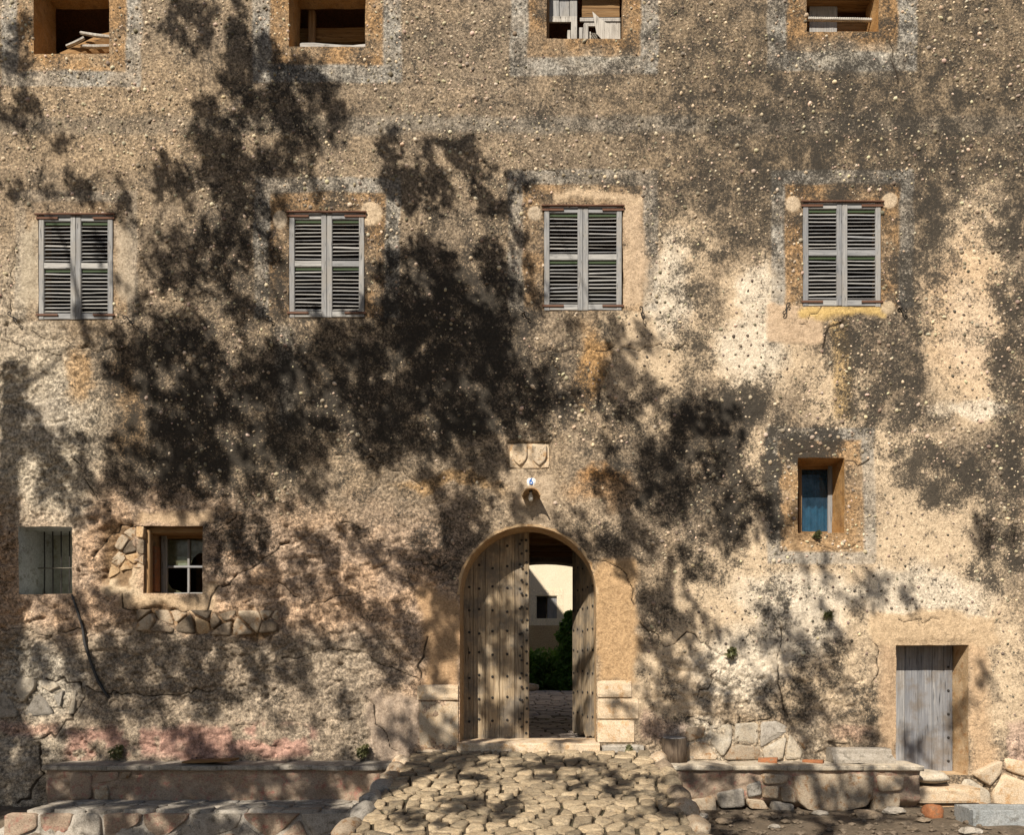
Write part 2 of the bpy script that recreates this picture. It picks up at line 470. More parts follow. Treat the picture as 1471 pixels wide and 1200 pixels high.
STEP = .018
xs = np.concatenate([np.arange(-10.4, -8.12, .06), np.arange(-8.1, 7.05, STEP), np.arange(7.1, 10.2, .06)])
zs = np.concatenate([np.arange(-.7, 11.75, STEP), np.arange(11.8, 13.05, .06)])
for k, (u0, u1, v0, v1) in OPEN.items():
    for e in (PX(u0), PX(u1)): xs[np.argmin(abs(xs - e))] = e
    for e in (PZ(v0), PZ(v1)): zs[np.argmin(abs(zs - e))] = e
for e in (ACX - AR, ACX + AR): xs[np.argmin(abs(xs - e))] = e
zs[np.argmin(abs(zs - ABOT))] = ABOT
NX, NZ = len(xs), len(zs)
X, Z = np.meshgrid(xs, zs)
U = 790 + 100 * X; Vv = 950 - 100 * (Z - EYE)

wx = 26 * (fbm(X * 1.6, Z * 1.6, 4, 21) - .5) * 2 + 9 * (fbm(X * 7, Z * 7, 3, 22) - .5) * 2
wz = 26 * (fbm(X * 1.6 + 50, Z * 1.6, 4, 23) - .5) * 2 + 9 * (fbm(X * 7 + 50, Z * 7, 3, 24) - .5) * 2
UW = U + wx; VW = Vv + wz
def blob(cx, cy, rx, ry, rot=0, warp=True, a=.55, b=1.25):
    du = (UW if warp else U) - cx; dv = (VW if warp else Vv) - cy
    if rot:
        c, s = math.cos(math.radians(rot)), math.sin(math.radians(rot)); du, dv = du * c + dv * s, -du * s + dv * c
    return 1 - sstep(a, b, np.sqrt((du / rx) ** 2 + (dv / ry) ** 2))
def rect(u0, u1, v0, v1, soft=6, w=.25):
    uu = U + wx * w; vv = Vv + wz * w
    return sstep(u0 - soft, u0 + soft, uu) * (1 - sstep(u1 - soft, u1 + soft, uu)) * sstep(v0 - soft, v0 + soft, vv) * (1 - sstep(v1 - soft, v1 + soft, vv))

C = np.zeros(X.shape + (3,)); C[:] = (.262, .208, .155)
lich = np.zeros(X.shape); grain = np.ones(X.shape); rough = np.zeros(X.shape); smooth = np.zeros(X.shape)
def paint(mask, col, amt=1.0):
    global C
    k = (np.clip(mask, 0, 1) * amt)[..., None]
    C = C * (1 - k) + np.array(col) * k
n_big = fbm(X * .55, Z * .55, 4, 31); n_mid = fbm(X * 2.2, Z * 2.2, 5, 32); n_sm = fbm(X * 6, Z * 6, 4, 33)
CREAM = (.60, .475, .34); LIME = (.68, .60, .495); TAN = (.46, .32, .22); GREY = (.345, .33, .305); OCHRE = (.42, .23, .075); BROWN = (.255, .19, .128); ROSE = (.385, .285, .215)
# mortar tone: browner and darker towards the upper right
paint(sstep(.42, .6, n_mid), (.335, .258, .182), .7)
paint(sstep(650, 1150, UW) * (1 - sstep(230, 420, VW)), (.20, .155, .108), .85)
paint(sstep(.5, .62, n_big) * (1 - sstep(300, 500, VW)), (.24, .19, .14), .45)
paint(blob(150, 150, 200, 110), (.40, .30, .20), .5)
# lower left: rosy lumpy plaster; far left: grey cream
low = sstep(690, 790, VW + .12 * (400 - U) * (U < 400))
paint(low * (1 - sstep(640, 720, UW)), ROSE, .95)
paint(low * (1 - sstep(640, 720, UW)) * sstep(.45, .6, n_mid), TAN, .8)
paint(sstep(885, 930, VW) * (1 - sstep(520, 620, UW)), (.31, .26, .205), .85); lich = np.maximum(lich, .16 * low)
paint(blob(60, 620, 95, 150), (.47, .41, .33), .95); paint(blob(70, 600, 60, 45), (.42, .37, .31), .9)
paint(blob(40, 440, 60, 110), (.40, .34, .27), .7); paint(blob(190, 580, 25, 90), OCHRE, .3)
paint(blob(120, 540, 22, 40), OCHRE, .5)
paint(blob(60, 980, 75, 50), (.46, .42, .36), .7)
paint(sstep(1010, 1060, VW) * (1 - sstep(80, 130, UW)), (.36, .31, .25), .8)
# pale lime areas on the right
for a in [(980, 430, 50, 130, 0), (1085, 470, 45, 110, 0), (1080, 520, 80, 50, 0), (1390, 410, 72, 150, 5), (1400, 560, 60, 70, 0), (1340, 790, 130, 90, 0),
          (1120, 840, 150, 75, 0), (1200, 560, 50, 60, 0), (930, 560, 60, 60, 0), (1020, 880, 70, 80, 0), (1290, 660, 60, 70, 0), (1100, 700, 40, 90, 0), (1440, 950, 45, 130, 0), (1210, 880, 110, 40, 0), (920, 470, 60, 45, 0), (1150, 960, 120, 70, 0), (960, 980, 70, 80, 0)]:
    bm_ = blob(*a); paint(bm_, CREAM, .92); grain *= 1 - .85 * bm_
for a in [(1078, 510, 45, 55, 0), (1085, 420, 20, 50, 0), (1400, 585, 65, 16, 0), (1150, 850, 110, 35, 0), (1330, 850, 110, 40, 0), (1140, 900, 70, 60, 0), (1010, 1060, 45, 40, 0), (1395, 470, 40, 70, 0), (1060, 960, 60, 60, 0), (970, 420, 28, 80, 0)]:
    paint(blob(*a), LIME, .85)
paint(blob(1390, 450, 60, 120), (.60, .43, .28), .6)
# rubbed grey bands and ochre frames scratched round the windows
def framed(k, o_in, o_out, amt=1, bottom=True, gcol=GREY):
    u0, u1, v0, v1 = OPEN[k]
    vb = v1 + (o_out if bottom else 0)
    outer = rect(u0 - o_out, u1 + o_out, v0 - o_out, vb, 2, .12); inner = rect(u0 - o_in, u1 + o_in, v0 - o_in, v1 + (o_in if bottom else 0), 2.5, .12)
    nb = sstep(.34, .62, fbm(X * 2.6, Z * 2.6, 4, 90)); paint(outer * (1 - inner) * (.6 + .4 * nb), gcol, .85 * amt); lich[:] = lich * (1 - .3 * outer); paint(inner * (.35 + .65 * nb), (.36, .215, .10), .75 * amt)
    lich[:] = lich * (1 - .5 * inner)
for k, oi, oo in (('at1', 24, 46), ('at2', 26, 52), ('at3', 26, 52), ('at4', 28, 56)): framed(k, oi, oo)
framed('sh4', 26, 46, .95, False); framed('sh2', 28, 50, .9, False); framed('sh3', 30, 52, .7, False); framed('sh1', 18, 34, .35, False)
framed('blu', 26, 44, .9)
paint(rect(-300, 1600, 166, 192, 5, .15), (.20, .175, .145), .55)
paint(rect(400, 425, 470, 610, 8), GREY, .5); paint(rect(500, 1000, 168, 190, 6), GREY, .25)
paint(rect(1196, 1222, 460, 600, 6), (.52, .36, .17), .75)
paint(rect(1170, 1300, 60, 100, 14, 1), (.40, .37, .32), .5); paint(rect(820, 930, 75, 100, 12, 1), (.38, .35, .30), .45)
paint(blob(850, 520, 25, 60), OCHRE, .6); paint(blob(868, 706, 48, 28), (.40, .19, .05), .8); paint(blob(650, 690, 90, 12), (.42, .25, .10), .5)
paint(rect(700, 925, 690, 760, 10, .6), (.38, .30, .22), .5)
# smooth plaster repairs
def patch(mask, col, amt=.92):
    global smooth, lich, grain
    paint(mask, col, amt); smooth = np.maximum(smooth, mask); grain = grain * (1 - .9 * mask); lich *= (1 - .85 * mask)
PATCH = []
# black lichen
for a in [(300, 620, 150, 130, 0, .43), (250, 520, 110, 60, 0, .36), (450, 560, 110, 90, 0, .38), (650, 480, 120, 130, 0, .43), (590, 400, 60, 70, 0, .36), (640, 590, 140, 60, 0, .38),
          (340, 780, 60, 40, 0, .5), (640, 790, 70, 55, 0, .4), (620, 760, 60, 40, 0, .25), (900, 640, 55, 90, 0, .3), (1020, 620, 65, 60, 0, .48), (1060, 590, 50, 35, 0, .5), (970, 700, 70, 90, 0, .32),
          (1170, 635, 60, 28, 0, .6), (1118, 700, 14, 110, 0, .6), (1245, 540, 60, 90, 0, .34), (1300, 520, 30, 200, 0, .34), (1370, 690, 100, 45, 20, .45), (1455, 560, 28, 330, 0, .38), (1440, 790, 50, 60, 0, .5),
          (1060, 720, 60, 80, 0, .4), (1110, 860, 45, 70, 0, .35), (1180, 960, 70, 50, 0, .38), (1130, 1010, 60, 40, 0, .4), (1410, 930, 30, 55, 0, .6), (1330, 905, 90, 16, 0, .4), (1250, 1010, 40, 30, 0, .4), (1400, 1010, 25, 60, 0, .35),
          (1000, 480, 35, 120, 0, .3), (1180, 200, 320, 150, 0, .17), (1000, 300, 150, 80, 0, .18), (1340, 330, 40, 120, 0, .32), (750, 330, 250, 100, 0, .16), (420, 370, 170, 120, 0, .28), (380, 180, 140, 120, 0, .22),
          (700, 100, 500, 110, 0, .13), (100, 200, 150, 120, 0, .10), (880, 800, 60, 50, 0, .4), (880, 430, 30, 60, 0, .15), (160, 800, 50, 40, 0, .3), (300, 930, 110, 30, 0, .2), (60, 980, 70, 50, 0, .25), (790, 560, 70, 60, 0, .35), (350, 1010, 120, 25, 0, .25), (930, 880, 40, 60, 0, .35), (1010, 800, 60, 70, 0, .35), (960, 1010, 50, 40, 0, .25)]:
    lich = np.maximum(lich, blob(*a[:5], a=.35, b=1.55) * a[5] * 1.22)
lich += .19 * (1 - low) + .08 * blob(480, 560, 420, 260) + .13 * sstep(600, 1200, UW) * (1 - sstep(250, 460, VW)) + .07 * sstep(900, 1000, UW)
lich *= .55 + .9 * n_sm
smoothlist = [
 (rect(1100, 1184, 438, 494, 3, .3), (.50, .375, .265)), (rect(895, 928, 285, 440, 8, .7), (.50, .38, .27)), (rect(163, 190, 330, 440, 10, .8), (.43, .36, .28)), (rect(28, 55, 330, 440, 8, .8), (.42, .36, .28)),
 (rect(176, 309, 852, 876, 5, .5), (.52, .39, .26)), (rect(200, 310, 741, 757, 4, .4), (.50, .37, .25)), (rect(160, 208, 812, 856, 9, .8), (.60, .48, .34)), (rect(291, 310, 830, 870, 5, .5), (.50, .38, .26)),
 (rect(537, 602, 1000, 1086, 9, 1.0), (.43, .34, .27)), (rect(1150, 1268, 441, 458, 4, .5), (.52, .37, .15)),
 (blob(1139, 293, 11, 12, 0, False, .8, 1.1), (.52, .42, .31)), (blob(1278, 288, 12, 12, 0, False, .8, 1.1), (.52, .42, .31)), (blob(1276, 442, 11, 10, 0, False, .8, 1.1), (.50, .40, .28)),
 (blob(533, 308, 18, 18, 0, False, .8, 1.1), (.54, .43, .31)), (blob(402, 316, 11, 14, 0, False, .8, 1.1), (.50, .42, .33)), (blob(768, 307, 11, 11, 0, False, .8, 1.1), (.48, .40, .31)),
 (rect(1262, 1290, 915, 1100, 8, .6), (.46, .33, .22)), (rect(1390, 1420, 905, 1110, 10, .7), (.52, .37, .24)), (rect(1250, 1436, 880, 927, 5, .4), (.52, .39, .26)), (rect(800, 930, 285, 298, 6, .8), (.52, .40, .28)),
 (rect(857, 915, 800, 980, 8, .6), (.48, .32, .18)), (rect(604, 660, 850, 985, 8, .6), (.44, .29, .17)), (rect(1108, 1140, 640, 800, 8, .5) * 0, CREAM), (rect(730, 800, 672, 750, 9, .8), (.43, .34, .25))]
for mk, c in smoothlist: patch(mk, c)
# pink wash along the foot of the wall
pk = rect(95, 452, 1044, 1090, 7, .5) * sstep(.36, .5, fbm(X * 3, Z * 3, 4, 41)); paint(pk, (.44, .245, .205), .7); grain *= 1 - .6 * pk
paint(rect(5, 82, 1040, 1054, 5, .5), (.46, .27, .21), .6); paint(rect(922, 1000, 1030, 1062, 8, .7), (.40, .27, .23), .5); paint(rect(1440, 1500, 1035, 1110, 4, .5), (.48, .33, .29), .5)
paint(blob(1225, 1055, 30, 16), (.42, .25, .19), .35)
# right-hand foot: bare stones and lime
paint(sstep(1030, 1070, VW) * sstep(980, 1010, UW) * (1 - sstep(1180, 1230, UW)), (.40, .34, .27), .6)
# relief
rough = np.clip(low * (1 - sstep(600, 690, UW)) + .8 * sstep(880, 1000, VW) * sstep(900, 950, UW) * (1 - sstep(1230, 1290, UW)) + .7 * blob(60, 560, 110, 200) + .4 * blob(620, 690, 140, 70) + .8 * blob(1430, 1110, 60, 50), 0, 1) * (1 - smooth)
d1, d2 = worley(X * 3.1 + .8 * n_sm, Z * 4.0 + .8 * n_mid, 51)
e1, e2 = worley(X * 9 + n_sm, Z * 11 + n_sm, 53)
H = .020 * (n_big - .5) * 2 + .010 * (n_mid - .5) * 2 + .006 * (n_sm - .5) * 2 + .003 * (fbm(X * 22, Z * 22, 2, 34) - .5) * 2
H += rough * (.032 * (sstep(0, .35, d2 - d1) - .5) * sstep(.40, .60, fbm(X * 1.7, Z * 1.7, 3, 55)) + (.048) * (fbm(X * 3.2, Z * 4.2, 5, 56, .62) - .5) + .026 * (.5 - e1) + .022 * (fbm(X * 10, Z * 13, 3, 59, .6) - .5) * 2)
pit = (e1 < .30) * rough * sstep(.56, .66, fbm(X * 1.3, Z * 1.3, 3, 57)); H -= .028 * pit
lev = fbm(X * 1.1 + 9, Z * 1.1, 4, 58); step_e = sstep(.515, .53, lev); H += rough * .022 * step_e
H += .010 * smooth
H += .20 * sstep(1020, 1110, Vv) * (1 - sstep(60, 120, UW)) * (.7 + .6 * n_mid)
H -= .07 * rect(152, 206, 757, 838, 8, 1.2)                     # plaster fallen off beside the broken window
H -= .05 * rect(195, 402, 878, 908, 8, 1.0)
H -= .045 * rect(729, 792, 634, 674, 1.2, .05)
cavity = rect(152, 206, 757, 838, 8, 1.2) + rect(195, 402, 878, 908, 8, 1.0); paint(cavity, (.20, .13, .075), .9); lich *= 1 - np.clip(cavity, 0, 1)
# cracks
crack = np.zeros(X.shape)
def crackline(pts, w=1.6, wob=5):
    global crack
    rr = random.Random(int(pts[0][0] * 7 + pts[0][1])); P = []
    for (a, b), (c, d) in zip(pts[:-1], pts[1:]):
        n = max(2, int(math.hypot(c - a, d - b) / 9))
        for i in range(n): P.append((a + (c - a) * i / n + rr.uniform(-wob, wob), b + (d - b) * i / n + rr.uniform(-wob, wob)))
    P.append(pts[-1])
    us = [p[0] for p in P]; vs_ = [p[1] for p in P]
    i0, i1 = np.searchsorted(xs, [PX(min(us) - 12), PX(max(us) + 12)]); j0, j1 = np.searchsorted(zs, [PZ(max(vs_) + 12), PZ(min(vs_) - 12)])
    if i1 <= i0 or j1 <= j0: return
    uu = U[j0:j1, i0:i1]; vv = Vv[j0:j1, i0:i1]; dm = np.full(uu.shape, 99.)
    for (a, b), (c, d) in zip(P[:-1], P[1:]):
        L2 = (c - a) ** 2 + (d - b) ** 2 + 1e-6
        t = np.clip(((uu - a) * (c - a) + (vv - b) * (d - b)) / L2, 0, 1)
        dm = np.minimum(dm, np.hypot(uu - a - t * (c - a), vv - b - t * (d - b)))
    ww = w * .42 * (.25 + 1.5 * n_sm[j0:j1, i0:i1])
    crack[j0:j1, i0:i1] = np.maximum(crack[j0:j1, i0:i1], np.clip(1.2 - dm / (ww * 2.0), 0, 1))
for pts, w in [
 ([(795, 120), (825, 140), (848, 158)], 1.3), ([(735, 205), (760, 230), (802, 253)], 1.6), ([(1278, 50), (1284, 90), (1290, 120)], 1.8), ([(300, 850), (370, 812), (420, 775)], 2.2), ([(770, 505), (900, 500), (990, 497)], 1.4),
 ([(790, 515), (812, 560), (830, 580)], 2.2), ([(857, 800), (880, 812), (905, 835), (912, 870)], 1.6), ([(610, 915), (604, 960), (600, 990)], 2.4), ([(570, 800), (620, 812), (660, 806)], 1.6), ([(480, 655), (540, 660), (610, 700)], 1.4),
 ([(0, 905), (60, 912), (120, 905)], 1.6), ([(70, 975), (112, 978), (122, 1005), (85, 1055), (55, 1062)], 2.6), ([(65, 1068), (73, 1100), (60, 1140), (40, 1150)], 3.0), ([(920, 900), (960, 925), (985, 910), (1035, 940)], 1.8), ([(1030, 960), (1005, 1005), (1020, 1010)], 1.8),
 ([(1120, 900), (1118, 980), (1132, 1030)], 2.0), ([(1255, 920), (1262, 960), (1252, 990)], 1.6), ([(1290, 885), (1315, 895), (1350, 890)], 1.4), ([(1200, 1080), (1190, 1065), (1215, 1070)], 2.5), ([(1150, 470), (1180, 440)], 1.2), ([(1185, 495), (1190, 470), (1212, 462)], 2.0),
 ([(1390, 1160), (1420, 1120), (1450, 1090), (1471, 1110)], 2.4), ([(1165, 648), (1140, 652)], 1.5), ([(1213, 665), (1235, 668), (1250, 660)], 1.8), ([(1150, 775), (1200, 790), (1240, 780)], 1.4), ([(130, 800), (150, 775), (175, 757), (205, 756)], 2.4), ([(310, 760), (330, 752), (340, 740)], 1.8), ([(176, 852), (180, 875), (215, 880), (260, 878), (300, 884), (309, 850)], 2.0),
 ([(830, 170), (980, 178), (1160, 172)], .9), ([(20, 350), (10, 480), (40, 500), (90, 510)], 1.6), ([(40, 475), (140, 505), (180, 500)], 1.5), ([(100, 640), (130, 700), (160, 735)], 1.4), ([(410, 950), (500, 930), (560, 960), (600, 975)], 1.6), ([(400, 840), (440, 870), (520, 850)], 1.4), ([(530, 1000), (545, 1040), (570, 1080)], 1.8), ([(130, 990), (220, 1000), (310, 990)], 1.8), ([(1000, 690), (1060, 700), (1110, 690)], 1.2), ([(985, 1030), (1035, 1045), (1110, 1030)], 1.6), ([(1065, 1035), (1060, 1080)], 2.0), ([(480, 745), (530, 760), (560, 800)], 1.4)]: crackline(pts, w)
rough_cr = rough * np.clip(1.1 - abs(lev - .523) / .006, 0, 1) * sstep(.45, .55, n_mid); crack = np.maximum(crack, rough_cr * .75)
H -= .02 * crack

near = np.zeros(X.shape)
for k_, (a0, a1, b0, b1) in OPEN.items():
    dd_ = np.maximum(np.maximum(a0 - U, U - a1), np.maximum(b0 - Vv, Vv - b1)); near = np.maximum(near, 1 - sstep(2, 11, np.maximum(dd_, 0)))
H *= 1 - .8 * near
# edges worn and crooked
JX = X + .010 * (fbm(X * 4, Z * 4, 3, 61) - .5) * 2 * (rough * 0 + 1); JZ = Z + .010 * (fbm(X * 4, Z * 4 + 40, 3, 62) - .5) * 2
cxm = (xs[:-1] + xs[1:]) / 2; czm = (zs[:-1] + zs[1:]) / 2
CXm, CZm = np.meshgrid(cxm, czm)
hole = np.zeros(CXm.shape, dtype=int); names = list(OPEN) + ['arch']
for i, k in enumerate(OPEN):
    u0, u1, v0, v1 = OPEN[k]
    hole[(CXm > PX(u0)) & (CXm < PX(u1)) & (CZm < PZ(v0)) & (CZm > PZ(v1))] = i + 1
arch_in = (CZm > ABOT) & (((CZm <= ASP) & (abs(CXm - ACX) < AR)) | ((CZm > ASP) & (np.hypot(CXm - ACX, CZm - ASP) < AR)))
hole[arch_in] = len(names)
idx = np.arange(NX * NZ).reshape(NZ, NX)

def trace(h):
    jj, ii = np.where(hole == h)
    E = {}
    for j, i in zip(jj, ii):
        for (dj, di, a, b) in ((-1, 0, (j, i), (j, i+1)), (0, 1, (j, i+1), (j+1, i+1)), (1, 0, (j+1, i+1), (j+1, i)), (0, -1, (j+1, i), (j, i))):
            if hole[j+dj, i+di] != h: E[a] = b
    s = next(iter(E)); loop = [s]; c = E[s]
    while c != s: loop.append(c); c = E[c]
    return loop
LOOPS = {n: trace(i + 1) for i, n in enumerate(names)}
for (j, i) in LOOPS['arch']:
    x, z = X[j, i], Z[j, i]
    if z > ASP + 1e-4:
        a = math.atan2(z - ASP, x - ACX); JX[j, i] = ACX + AR * math.cos(a); JZ[j, i] = ASP + AR * math.sin(a)
    else: JX[j, i] = x; JZ[j, i] = z
Y = -H
keep = hole == 0
F = np.stack([idx[:-1, :-1], idx[:-1, 1:], idx[1:, 1:], idx[1:, :-1]], -1)[keep]
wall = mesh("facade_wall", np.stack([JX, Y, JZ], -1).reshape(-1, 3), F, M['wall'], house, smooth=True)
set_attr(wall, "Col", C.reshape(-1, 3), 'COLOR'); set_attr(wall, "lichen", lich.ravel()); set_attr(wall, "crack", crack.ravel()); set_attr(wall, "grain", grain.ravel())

def lookup(arr, x, z):
    i = np.clip(np.searchsorted(xs, x), 0, NX - 1); j = np.clip(np.searchsorted(zs, z), 0, NZ - 1)
    return arr[j, i]

# reveals of the openings
def reveal(k, depth, mat, n=5):
    L = LOOPS[k]; m = len(L); V = []; F = []
    for r in range(n + 1):
        for (j, i) in L:
            y0 = Y[j, i]; y = y0 + (depth - y0) * r / n
            q = .016 * (float(vnoise(np.array([JX[j, i] * 3 + y * 5]), np.array([JZ[j, i] * 3 - y * 4]), 8)[0]) - .5) * (r > 0)
            V.append((JX[j, i] + q, y, JZ[j, i] + q))
    for r in range(n):
        for a in range(m): F.append((r*m + a, r*m + (a+1) % m, (r+1)*m + (a+1) % m, (r+1)*m + a))
    return mesh("door_reveal" if 'arch' in k or 'door' in k else "window_reveal", V, F, M[mat], house)
for k in OPEN: reveal(k, DEPTH[k], REVM[k])
reveal('arch', .52, 'archstone')

# pebbles pressed into the mortar (far too many to count)
pts = []
cell = .092
def jitter_grid(c, j):
    a, b = np.meshgrid(np.arange(-8.2, 7.1, c), np.arange(.6, 11.7, c * .87)); a = a + (np.arange(a.shape[0]) % 2)[:, None] * c * .5
    return (a + RS.uniform(-j, j, a.shape) * c).ravel(), (b + RS.uniform(-j, j, a.shape) * c).ravel()
px, pz = jitter_grid(cell, .45); gx2, gz2 = jitter_grid(.175, .2)
grid2 = np.concatenate([np.zeros(len(px), bool), np.ones(len(gx2), bool)]); px = np.concatenate([px, gx2]); pz = np.concatenate([pz, gz2])
col_here = lookup(C, px, pz); lum = col_here.mean(1); lk = lookup(lich, px, pz)
sm_here = lookup(smooth, px, pz); rg = lookup(rough, px, pz); hl = np.zeros(len(px))
ii = np.clip(np.searchsorted(xs, px) - 1, 0, NX - 2); jj = np.clip(np.searchsorted(zs, pz) - 1, 0, NZ - 2)
inhole = hole[jj, ii] > 0
pale = (lum > .36) & (lk < .3)
pu = 790 + 100 * px; pv = 950 - 100 * (pz - EYE)
ok = (~inhole) & (sm_here < .2) & (rg < .45) & (grid2 == pale) & (RS.rand(len(px)) < np.where(pale, .86, .80 * sstep(.30, .60, fbm(px * 1.3, pz * 1.3, 4, 77)) + .12)) & ~((pu < 210) & (pv > 470) & (RS.rand(len(px)) < .8)) & ~((pv > 640) & (pu > 430) & (pu < 930) & (RS.rand(len(px)) < .85)) & (pv < 1040)
px, pz, pale, lk = px[ok], pz[ok], pale[ok], lk[ok]; N = len(px)
py_ = lookup(Y, px, pz)
rad = np.where(pale, RS.uniform(.018, .031, N), np.exp(RS.normal(math.log(.0175), .42, N)).clip(.009, .042)); asp = RS.uniform(.6, 1.0, N); rot = RS.uniform(0, math.pi, N)
K = 6; ang = np.arange(K) * 2 * math.pi / K
Vp = np.zeros((N, 2*K + 1, 3)); 
for r, (sc, hh) in enumerate(((1.0, .35), (.72, -.35))):
    a = np.cos(ang)[None] * sc * rad[:, None] * RS.uniform(.8, 1.2, (N, K)); b = np.sin(ang)[None] * sc * (rad * asp)[:, None]
    c_, s_ = np.cos(rot)[:, None], np.sin(rot)[:, None]
    Vp[:, r*K:(r+1)*K, 0] = px[:, None] + a * c_ - b * s_; Vp[:, r*K:(r+1)*K, 2] = pz[:, None] + a * s_ + b * c_
    Vp[:, r*K:(r+1)*K, 1] = py_[:, None] + hh * rad[:, None]
Vp[:, 2*K] = np.stack([px, py_ - .5 * rad, pz], -1)
q = np.array([[k, (k+1) % K, K + (k+1) % K, K + k] for k in range(K)]); t = np.array([[K + k, K + (k+1) % K, 2*K, 2*K] for k in range(K)])
base = (np.arange(N) * (2*K + 1))[:, None, None]
Fq = (q[None] + base).reshape(-1, 4); Ft = (t[None, :, :3] + base).reshape(-1, 3)
peb = mesh("pebble_dash", Vp.reshape(-1, 3), [tuple(f) for f in Fq.tolist()] + [tuple(f) for f in Ft.tolist()], M['pebble'], wall, smooth=True)
pc = np.where(pale[:, None], np.array([[.25, .20, .15]]), np.array([[.52, .42, .30]])) * RS.uniform(.6, 1.25, (N, 1)) * RS.uniform(.92, 1.08, (N, 3))
dk = RS.rand(N) < np.clip(lk * .9, 0, .6); pc[dk] *= .45
set_attr(peb, "Col", np.repeat(pc, 2*K + 1, 0), 'COLOR')
props(peb, kind='stuff')

# ------------------------------------------------------------------ rest of the house volume: roof, back, passage
BY = 5.0
def quadbox(name, x0, x1, y0, y1, z0, z1, mat, parent):
    V = [(x0, y0, z0), (x1, y0, z0), (x1, y1, z0), (x0, y1, z0), (x0, y0, z1), (x1, y0, z1), (x1, y1, z1), (x0, y1, z1)]
    return mesh(name, V, [(0, 3, 2, 1), (4, 5, 6, 7), (0, 1, 5, 4), (1, 2, 6, 5), (2, 3, 7, 6), (3, 0, 4, 7)], mat, parent)
xl, xr = xs[0] + .03, xs[-1] - .03
for x0 in (xl, xr - .3):
    mesh("side_wall", [(x0, .12, -.7), (x0 + .3, .12, -.7), (x0 + .3, BY, -.7), (x0, BY, -.7), (x0, .12, 12.9), (x0 + .3, .12, 12.9), (x0 + .3, BY, 10.3), (x0, BY, 10.3)],
         [(0, 3, 2, 1), (4, 5, 6, 7), (0, 1, 5, 4), (1, 2, 6, 5), (2, 3, 7, 6), (3, 0, 4, 7)], M['farwall'], house)
mesh("roof", [(xl - .3, -.25, 13.02), (xr + .3, -.25, 13.02), (xr + .3, BY + .3, 10.2), (xl - .3, BY + .3, 10.2), (xl - .3, -.25, 13.15), (xr + .3, -.25, 13.15), (xr + .3, BY + .3, 10.36), (xl - .3, BY + .3, 10.36)],
     [(0, 3, 2, 1), (4, 5, 6, 7), (0, 1, 5, 4), (1, 2, 6, 5), (2, 3, 7, 6), (3, 0, 4, 7)], M['roof'], house)
# back wall with a low segmental arch over the passage
PL, PR, FZ = -1.75, 1.55, .78
ring = []
arc = [(PL + (PR - PL) * k / 16, 3.62 + .42 * (1 - ((k - 8) / 8) ** 2)) for k in range(17)]
V = []; F = []
for y in (BY - .3, BY + .2):
    V += [(xl, y, -.7), (PL, y, -.7)] + [(a, y, b) for a, b in arc] + [(PR, y, -.7), (xr, y, -.7), (xr, y, 10.3), (xl, y, 10.3)]
n = len(V) // 2
F = [tuple(range(n - 1, -1, -1)), tuple(range(n, 2 * n))] + [(a, (a+1) % n, n + (a+1) % n, n + a) for a in range(n)]
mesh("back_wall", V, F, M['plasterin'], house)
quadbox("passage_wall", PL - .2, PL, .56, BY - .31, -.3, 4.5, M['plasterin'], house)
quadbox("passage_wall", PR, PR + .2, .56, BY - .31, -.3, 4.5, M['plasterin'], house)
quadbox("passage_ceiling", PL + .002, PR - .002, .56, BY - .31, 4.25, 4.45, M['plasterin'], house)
for k in range(5): quadbox("ceiling_beam", PL + .01, PR - .01, 1.0 + k * .8, 1.16 + k * .8, 4.08, 4.248, M['brownwood'], house)

# ------------------------------------------------------------------ louvred shutters
def shutter_leaf(u0, u1, v0, v1, side):
    x0, x1, z1, z0 = PX(u0), PX(u1), PZ(v0), PZ(v1); y = .015
    st = .075; rl = .085
    parts = [bar((x0 + st/2, y, z0), (x0 + st/2, y, z1), st, .045, (0, 1, 0), 3, .002), bar((x1 - st/2, y, z0), (x1 - st/2, y, z1), st, .045, (0, 1, 0), 3, .002)]
    zm = z0 + (z1 - z0) * .515
    sag = random.uniform(-.006, .006)
    parts = [([Vector((p[0], p[1], p[2] + sag * (p[0] - x0) * 4)) for p in v_], f_) for v_, f_ in parts]
    leaf = mesh("shutter", *join(parts), M['greywood'], house)
    bad = random.randrange(19); cnt = 0
    for za in (z0 + rl/2 + .004, zm, z1 - rl/2 - .004):
        mesh("rail", *bar((x0 + st + .001, y + .003, za), (x1 - st - .001, y + .003, za), .038, rl, (0, 0, 1), 2, .0015), M['greywoodx'], leaf)
    for za in (zm - rl/2 - .022, z1 - rl - .028):
        mesh("green_rail_edge", *bar((x0 + st + .002, y + .012, za), (x1 - st - .002, y + .012, za), .012, .036, (0, 0, 1)), M['green'], leaf)
    for (a, b, nsl) in ((z0 + rl + .006, zm - rl/2 - .048, 11), (zm + rl/2 + .008, z1 - rl - .056, 10)):
        for k in range(nsl):
            za = a + (b - a) * (k + .5) / nsl + random.uniform(-.003, .003); t = random.uniform(-.004, .004)
            ang = math.radians(random.gauss(38, 5)); cnt += 1
            if cnt - 1 == bad: t = random.choice([-.006, .006]); ang += .2
            up = (0, -math.sin(ang), math.cos(ang))
            mesh("slat", *bar((x0 + st + .001, y + .004, za + t), (x1 - st - .001, y + .004, za - t), .042, .0085, up, 3, .0012), M['greywoodx'], leaf)
    hx = x0 if side < 0 else x1
    for za in (z0 + .06, z1 - .05):
        mesh("strap_hinge", *bar((hx - .03 * side * -1, y - .03, za), (hx - side * .28, y - .03, za), .008, .03, (0, 0, 1)), M['rustpaint'], leaf)
